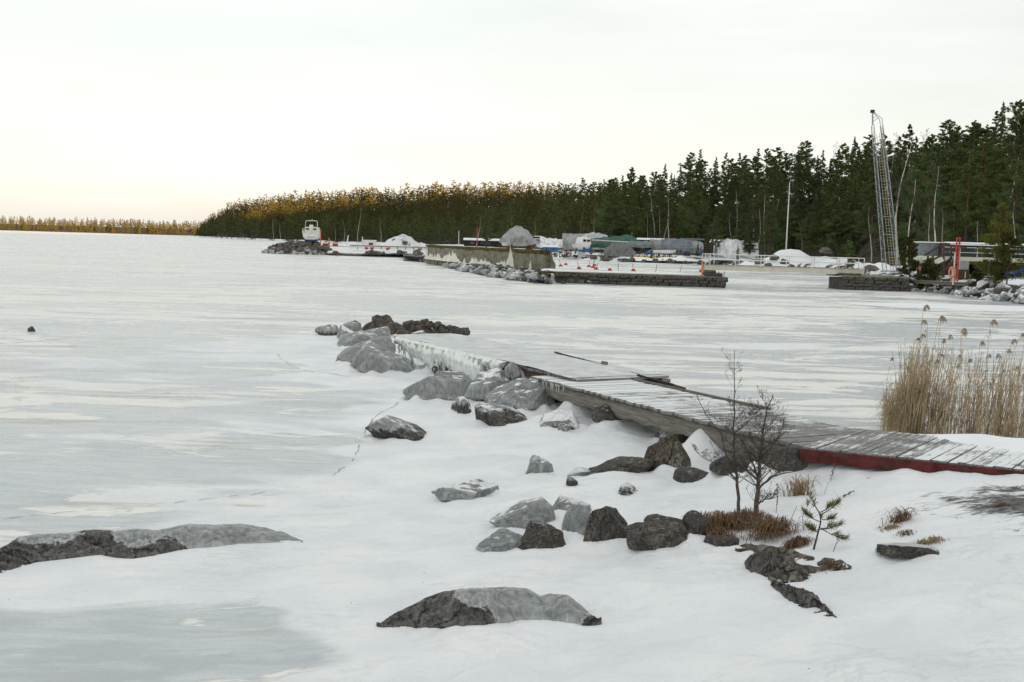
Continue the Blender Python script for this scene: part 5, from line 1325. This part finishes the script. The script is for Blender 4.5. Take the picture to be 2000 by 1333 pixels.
b = PY(1136, 498, 228); gp = thing('grey_panel', 'tilted grey board standing on the yard shore', 'board', b)
MB().box((0, 0, 0), (1.8, .08, 1.2), M=Matrix.Rotation(-.4, 3, 'X')).build('board', STEEL, gp); MB().bar((.5, .3, -.3), (.5, .1, .3), .06).build('prop', BROWNWOOD, gp)
for (px0, px1, yb, yt, Y, wm, rm, lab) in [(1245,1322,480,466,262,DARK,SNOW,'long low shed with a snowy roof behind the boat covers'),(1330,1376,480,466,258,DARK,T_GREEN,'low shed with a green roof left of the bushy pine'),(1390,1432,490,469,226,DARK,SNOW,'small shed roof with snow behind the white tent'),(905,975,482,466,345,DARK,SNOW,'dark low cottage with a snowy roof behind the breakwater'),(1060,1090,492,480,236,BLUE,SNOW,'blue sided box trailer below the white tarpaulin')]:
    b = PY((px0+px1)/2, yb, Y); w = (px1-px0)*Y/F; h = (yb-yt)*Y/F
    sh = thing('shed', lab, 'shed', b); sw_ = MB().box((0, 1.5, h*.4), (w*.96, 3, h*.8)).build('wall', wm, sh)
    MB().loft([[(x, -.3, h*.80), (x, 1.5, h), (x, 3.3, h*.80), (x, 3.3, h*.72), (x, -.3, h*.72)] for x in (-w/2, w/2)], True).build('roof', rm, sh)
    for x in (-w*.25, w*.2): MB().box((x, -.02, h*.4), (w*.12, .06, h*.35)).build('window', GLASS, sw_)
for (px, y0, y1, Y, mt, rr_, lab) in [(932,486,446,160,RED,.09,'upright red pole rising behind the breakwater wall'),(896,484,452,170,WHITE,.06,'thin white pole behind the breakwater wall left of the red pole'),(626,472,452,203,ORANGE,.12,'orange pole leaning beside the white cabin boat'),(643,482,468,206,ORANGE,.16,'short orange stake in red boxes right of the cabin boat'),(678,474,462,240,WHITE,.15,'tilted white spar on the snowy strip left of the birch'),(708,478,464,208,WHITE,.1,'short white post beside the white hut'),(1098,487,462,244,RED,.06,'thin red edge pole at the boxy grey tarpaulin')]:
    b = PY(px, y0, Y); e = PY(px+(2 if px in (678,) else 0), y1, Y)-b; o = thing('pole', lab, 'pole', b)
    MB().tube([(0, 0, -.5), e*.5, e], [rr_, rr_, rr_*.8], 8).build('shaft', mt, o); MB().tube([e, e+Vector((0, 0, rr_*1.5))], [rr_*1.2, rr_*.5], 8).build('cap', mt, o)

# ---- islet with the cabin boat
IC = PY(588, 490, 206)
V = []; n, q = 40, 20
for i in range(n):
    for k in range(q):
        u, v = i/(n-1)*2-1, k/(q-1)*2-1; r_ = math.sqrt(u*u+v*v)
        V.append((IC.x+u*7.8, IC.y+v*6, -.2+2.9*max(0, 1-r_**1.6)+.5*(vnoise(u*6, v*6, 3)-.5)*(r_ < 1)))
ISL = tag(put('islet', np_mesh('islet', V, grid_faces(n, q), RUB, False)), kind='structure')
for k in range(125):
    a = rg.uniform(math.pi, 2*math.pi); r_ = rg.uniform(.2, 1.0)**.7; u, v = math.cos(a)*r_, math.sin(a)*r_
    w = rg.uniform(.5, 1.5); z = -.2+2.9*max(0, 1-r_**1.6); low = r_ > .86
    stone((IC.x+u*7.8, IC.y+v*6, z-.1), w, w*.65, (rg.uniform(.5, .9) if low else 0, rg.uniform(.1, .5), .6, .2), 'iced stone along the waterline of the islet under the cabin boat' if low else 'dark stone piled on the islet under the cabin boat', 'stones of the islet', ISL)
b = PY(606, 473, 204)
cbt = thing('cabin_boat', 'white cabin cruiser seen from astern, propped up on the rocky islet', 'boat', b, .06)
def ysec(y, hw, z0, z1, kz): return [(-hw, y, z1), (-hw*.96, y, (z0+z1)/2), (-hw*.7, y, z0+.1), (0, y, kz), (hw*.7, y, z0+.1), (hw*.96, y, (z0+z1)/2), (hw, y, z1)]
MB().loft([ysec(0, 1.55, .45, 1.75, .3), ysec(2.5, 1.68, .4, 1.8, .15), ysec(5, 1.5, .5, 1.95, .2), ysec(6.6, .8, .8, 2.1, .6), ysec(7.4, .08, 1.5, 2.25, 1.4)]).build('hull', GEL, cbt)
MB().loft([[(-1.3, .02, .44), (1.3, .02, .44), (.9, .02, -.05), (-.9, .02, -.05)], [(-1.3, 4.8, .42), (1.3, 4.8, .42), (.5, 4.8, 0), (-.5, 4.8, 0)]], True).build('bottom', NAVY, cbt)
MB().box((0, -.32, .42), (2.3, .62, .14)).build('swim_platform', BLUE, cbt)
m_ = MB().loft([[(-1.35, y, 1.75), (1.35, y, 1.75), (1.2, y+.12, 3.05), (-1.2, y+.12, 3.05)] for y in (1.0, 4.6)], True)
cab = m_.build('cabin', GEL, cbt)
for x in (-.72, .78): MB().box((x, 1.02, 2.62), (.62, .12, .36)).build('window', GLASS, cab)
MB().box((.03, .98, 2.45), (.62, .10, 1.35)).build('door', WHITE, cab)
MB().box((0, 1.5, 3.25), (.72, .8, .5)).build('helm_console', GEL, cbt)
MB().tube([(-1.25, 1.4, 2.9), (-1.18, 1.6, 4.2), (-1.0, 1.65, 4.32), (1.0, 1.65, 4.32), (1.18, 1.6, 4.2), (1.25, 1.4, 2.9)], .07, 8).build('radar_arch', WHITE, cbt, True)
MB().tube([(0, 1.65, 4.3), (.2, 1.65, 4.7)], [.06, .03], 6).build('antenna', WHITE, cbt)
for sx in (-1, 1):
    MB().tube([(sx*1.55, .1, 1.75), (sx*1.6, .1, 2.7), (sx*1.6, 2.6, 2.75), (sx*1.6, 2.6, 1.8)], .045, 6).build('side_rail', WHITE, cbt)
    MB().box((sx*1.52, .3, 2.05), (.22, .6, .6)).build('quarter', GEL, cbt)
MB().box((.2, -.03, 1.0), (1.6, .06, .35)).build('transom_panel', CREAM, [o for o in cbt.children if o.name.startswith('hull')][0])
for x in (-1.1, 0, 1.1):
    for y in (.4, 4): MB().bar((x*.8, y, .15), (x*1.15, y, -1.5), .2).build('cradle_leg', BROWNWOOD, cbt)
MB().box((0, .4, -.45), (2.6, .2, .2)).build('cradle_beam', BROWNWOOD, cbt)
# snowy strip, pontoon and hut between islet and wall
secs = []
for px in range(640, 842, 6):
    yf = np.interp(px, [640, 700, 790, 842], [498, 500, 500, 503]); nb_ = rg.uniform(-.08, .08)
    secs.append([tuple(P(px, yf+1, -.1)), tuple(PY(px, yf-4, 200) + Vector((0, 0, nb_))), tuple(PY(px, yf-8, 204)+Vector((0, 0, nb_))), tuple(PY(px, yf-10, 212)), tuple(PY(px, yf-8, 220))])
tag(MB().loft(secs, cap=False).build('breakwater_strip', SNOW, None, True), kind='structure')
for (px, py, w) in [(725,495,1.6),(735,496,1.3),(742,496,1.1),(718,496,1.2),(782,495,1.6),(790,497,1.4),(815,496,1.8),(822,497,1.2),(700,498,.7),(662,497,1.0),(655,496,1.4),(748,495,.9)]:
    p = PY(px, py, 198.5); stone((p.x, p.y, p.z-.2), w, w*.6, (0, .2, .4, .3), 'dark rock along the snowy strip between islet and wall', 'rocks of the snowy strip')
b = PY(762, 487, 208); pn = thing('pontoon', 'long white floating pontoon behind the snowy strip', 'pontoon', b)
for k in range(10): MB().box((-7.4+1.65*k, 0, .2), (1.5, 2.0, .55)).build('float', WHITE, pn)
MB().box((0, 0, .55), (16.5, 2.3, .14)).build('deck', TIMBER, pn); MB().box((0, .1, .66), (16.2, 1.9, .07)).build('snow_cover', SNOW, pn)
b = PY(721, 486, 209); ht = thing('hut', 'small white box hut with a dark window by the birch', 'hut', b)
hw_ = MB().box((0, 0, .8), (2.6, 1.8, 1.7)).build('wall', WHITE, ht); MB().box((0, 0, 1.72), (2.9, 2.1, .14)).build('roof', SNOW, ht); MB().box((.5, -.92, .95), (.9, .06, .55)).build('window', GLASS, hw_)
for k, (px, py) in enumerate([(636, 480), (655, 480)]):
    b = PY(px, py, 207); o = thing('crate', ['left faded red crate beside the orange stake', 'right faded red crate beside the orange stake'][k], 'crate', b)
    MB().box((0, 0, .1), (1.0, .8, .5)).build('body', RED, o); MB().box((0, 0, .4), (1.1, .9, .1)).build('lid', ORANGE, o)

# ---- right bank: stairs, terrace, lifebuoy, red post
YS = 98
def S(px, py, Y=YS): return PY(px, py, Y)
b = S(1824, 546); st = thing('stairs', 'brown timber stairs with handrails climbing right to the terrace', 'stairs', b)
top = S(1866, 504)-b
for k in range(11):
    p = top*(k/10); MB().box((p.x, .6, p.z), (.34, 1.2, .06)).build('tread', BROWNWOOD, st)
for y in (0, 1.2):
    MB().bar(Vector((-.2, y, -.2)), top+Vector((.2, y, 0)), .08, .28).build('stringer', BROWNWOOD, st)
    for (px, y0, y1) in ((1822, 546, 500), (1843, 546, 478) if y == 0 else (1849, 545, 482), (1868, 504, 480)):
        a = S(px, y0)-b; c = S(px, y1)-b; MB().bar((a.x, y, a.z), (c.x, y, c.z), .14).build('post', BROWNWOOD, st)
    q = [S(1815, 500)-b, S(1848, 479)-b, S(1886, 480)-b]
    if y == 0: q = [S(1822, 508)-b, S(1866, 484)-b, S(1888, 484)-b]
    for a, c in zip(q, q[1:]): MB().bar((a.x, y, a.z), (c.x, y, c.z), .10, .16).build('handrail', BROWNWOOD, st)
MB().box(S(1833, 510)-b+Vector((0, -.1, 0)), (.85, .05, .45), M=Matrix.Rotation(-.5, 3, 'Y')).build('sign_board', WHITE, st)
b = S(1940, 548, 101); tb = thing('terrace_building', 'low boathouse with a white edged roof terrace and dark open ground floor', 'building', b)
W_ = 10.5; zt = S(1940, 508, 101).z-b.z
MB().box((.9, 3, zt), (W_+3, 6, .42)).build('terrace_edge', CREAM, tb)
MB().box((.9, 5.2, zt/2-.1), (W_+2.6, .3, zt-.2)).build('back_wall', DARK, tb)
for k in range(6): MB().box((-5+k*2.3, .3, zt/2-.1), (.18, .18, zt-.25)).build('post', TIMBER, tb)
for k in range(3): MB().box((-3.2+k*3.1, 2.2, .75), (2.0, .5, 1.3)).build('stored_boat', [NAVY, DARK, BLUE][k], tb)
for k in range(8): MB().tube([(-5.3+k*1.75, .05, zt+.2), (-5.3+k*1.75, .05, zt+1.15)], .03, 6).build('rail_post', WHITE, tb)
for z in (.65, 1.15): MB().tube([(-5.3, .05, zt+z), (7.0, .05, zt+z)], .03, 6).build('rail', WHITE, tb)
MB().box((.5, 4.5, zt+.9), (8.5, 2.4, 1.4)).build('cabin_wall', GLASS, tb)
MB().loft([[(x, 3.0, zt+1.5), (x, 4.6, zt+1.75), (x, 6, zt+1.6), (x, 6, zt+1.45), (x, 3.0, zt+1.42)] for x in (-3.2, 6.5)], True).build('roof', SNOW, tb)
b = S(1852, 500, 106); g2 = thing('boat_shelter', 'long grey sheeted shelter with a snowy top behind the stairs', 'shelter', b)
MB().box((0, 1, .5), (6.2, 2.5, 1.6)).build('wall', T_BLUE, g2); MB().box((0, 1, 1.36), (6.5, 2.8, .12)).build('snow_cover', SNOW, g2); MB().box((-.2, -.3, -.6), (6.6, .2, .5)).build('edge_board', CREAM, g2)
YR = 83
b = PY(1866, 549, YR); rp2 = thing('lattice_post', 'bright red narrow lattice post beside the lifebuoy', 'post', b); hh = (549-465)*YR/F
for x in (-.13, .13): MB().box((x, 0, hh/2-.1), (.085, .085, hh+.2)).build('upright', RED, rp2)
for k in range(9): MB().bar((-.13, 0, .25+k*hh/9.2), (.13, 0, .25+(k+.7)*hh/9.2), .05).build('brace', RED, rp2)
b = PY(1861, 552, YR-1.0); lb_ = thing('lifebuoy_stand', 'orange lifebuoy hanging on a pale wooden post', 'lifebuoy', b)
MB().box((0, 0, 1.1), (.08, .08, 2.6)).build('post', CREAM, lb_)
m = MB(); n = 24
m.tube([(-.17+.25*math.sin(2*math.pi*k/n), -.10, .85+.40*math.cos(2*math.pi*k/n)) for k in range(n+1)], .075, 8); m.build('ring', ORANGE, lb_, True)
MB().bar((-.15, -.1, .55), (-.20, -.1, 1.2), .05).build('rope', WHITE, lb_)
b = PY(1879, 544, 88); cbn = thing('utility_cabinet', 'pale grey cabinet on a brown plinth right of the red post', 'cabinet', b)
MB().box((0, 0, 1.15), (.80, .5, .78)).build('body', STEEL, cbn); MB().box((0, 0, .35), (.95, .6, .85)).build('plinth', BROWNWOOD, cbn); MB().box((.1, -.32, .3), (.06, .05, .6)).build('pipe', WHITE, cbn)
b = PY(1797, 523, 100); mk = thing('marker_post', 'small white and orange marker among the bushes left of the stairs', 'marker', b)
MB().tube([(0, 0, -.8), (0, 0, .5)], .05, 6).build('pole', WHITE, mk); MB().box((0, 0, .75), (.22, .2, .5)).build('white_float', WHITE, mk); MB().box((0, 0, .1), (.3, .25, .35)).build('orange_float', ORANGE, mk)
# young pines on the right bank, drawn in finer needles
def young(px, Y, yb, yt, label, seed, cbv, wid, mat=YPINE_L, n=9000):
    b = PY(px, yb, Y); h = (yb-yt)*Y/F
    m, lb, V, Fc = pine_np(seed, h, cbv, n, .20, wid, 44)
    r = thing('pine_tree', label, 'tree', (b.x, b.y, b.z-.2), 0, 'young pines on the right bank')
    m.build('trunk', BARK, r, True); lb.build('limbs', BARK, r); put('crown', np_mesh('crown', V, Fc, mat), r)
MIXL = m_leaf('bank_pine_needles', (0.045, 0.056, 0.018), (0.105, 0.11, 0.034))
young(1939, 84, 578, 400, 'yellowish lone pine in front of the terrace', 301, .14, .22, YPINE_L, 11000)
young(1964, 82, 572, 455, 'smaller dark pine right of the yellowish lone pine', 302, .25, .26, MIXL, 7000)
young(1776, 96, 552, 455, 'bushy olive young pine right of the lattice mast', 303, .03, .20, MIXL, 9000)
young(1810, 94, 558, 505, 'low bushy pine in front of the stairs foot', 304, .02, .34, MIXL, 6000)
young(1906, 86, 574, 530, 'small scrubby pine below the terrace', 305, .02, .30, MIXL, 3500)
young(1655, 128, 532, 470, 'small green pine behind the right end of the footbridge', 306, .03, .2, PINE_L, 4000)
# bare trees in front of the terrace
for i, (px, Y, yb, yt, lab) in enumerate([(1838, 112, 530, 400, 'bare grey tree left of the red post'), (1905, 110, 530, 420, 'thin bare tree between red post and lone pine'), (1986, 108, 530, 380, 'bare tree at the right edge behind the terrace'), (1770, 130, 525, 330, 'slim bare birch close right of the lattice mast'), (1826, 125, 525, 300, 'tall pale bare birch above the stairs')]):
    b = PY(px, yb, Y); plant('b', b, (yb-yt)*Y/F, lab, 'single trees by the boatyard', rg)
# yard clutter
tr_ = MB()
for x in (-.5, .5):
    for y in (-.25, .25): tr_.bar((x, y, 0), (x*.9, y*.3, .8), .08)
tr_.bar((-.7, 0, .82), (.7, 0, .82), .1); TRM = tr_.mesh('trestle', BROWNWOOD)
DRM = MB().loft([[(r*math.cos(a), r*math.sin(a), z) for a in [2*math.pi*k/12 for k in range(12)]] for (r, z) in ((.29, 0), (.3, .3), (.28, .32), (.3, .34), (.3, .62), (.28, .64), (.3, .9), (.27, .92))], True).mesh('oil_drum', BLUE, True)
for k in range(22):
    px = rg.uniform(1085, 1385); b = PY(px, rg.uniform(498, 503), 230)
    if k % 4 == 3: tag(put('oil_drum', DRM, None, b, rg.random()), 'blue drum standing among the boats in the yard', 'drum', 'clutter in the boatyard')
    else: tag(put('trestle', TRM, None, b, rg.random()*3, rg.uniform(.8, 1.6)), 'dark timber trestle on the yard edge', 'trestle', 'clutter in the boatyard')
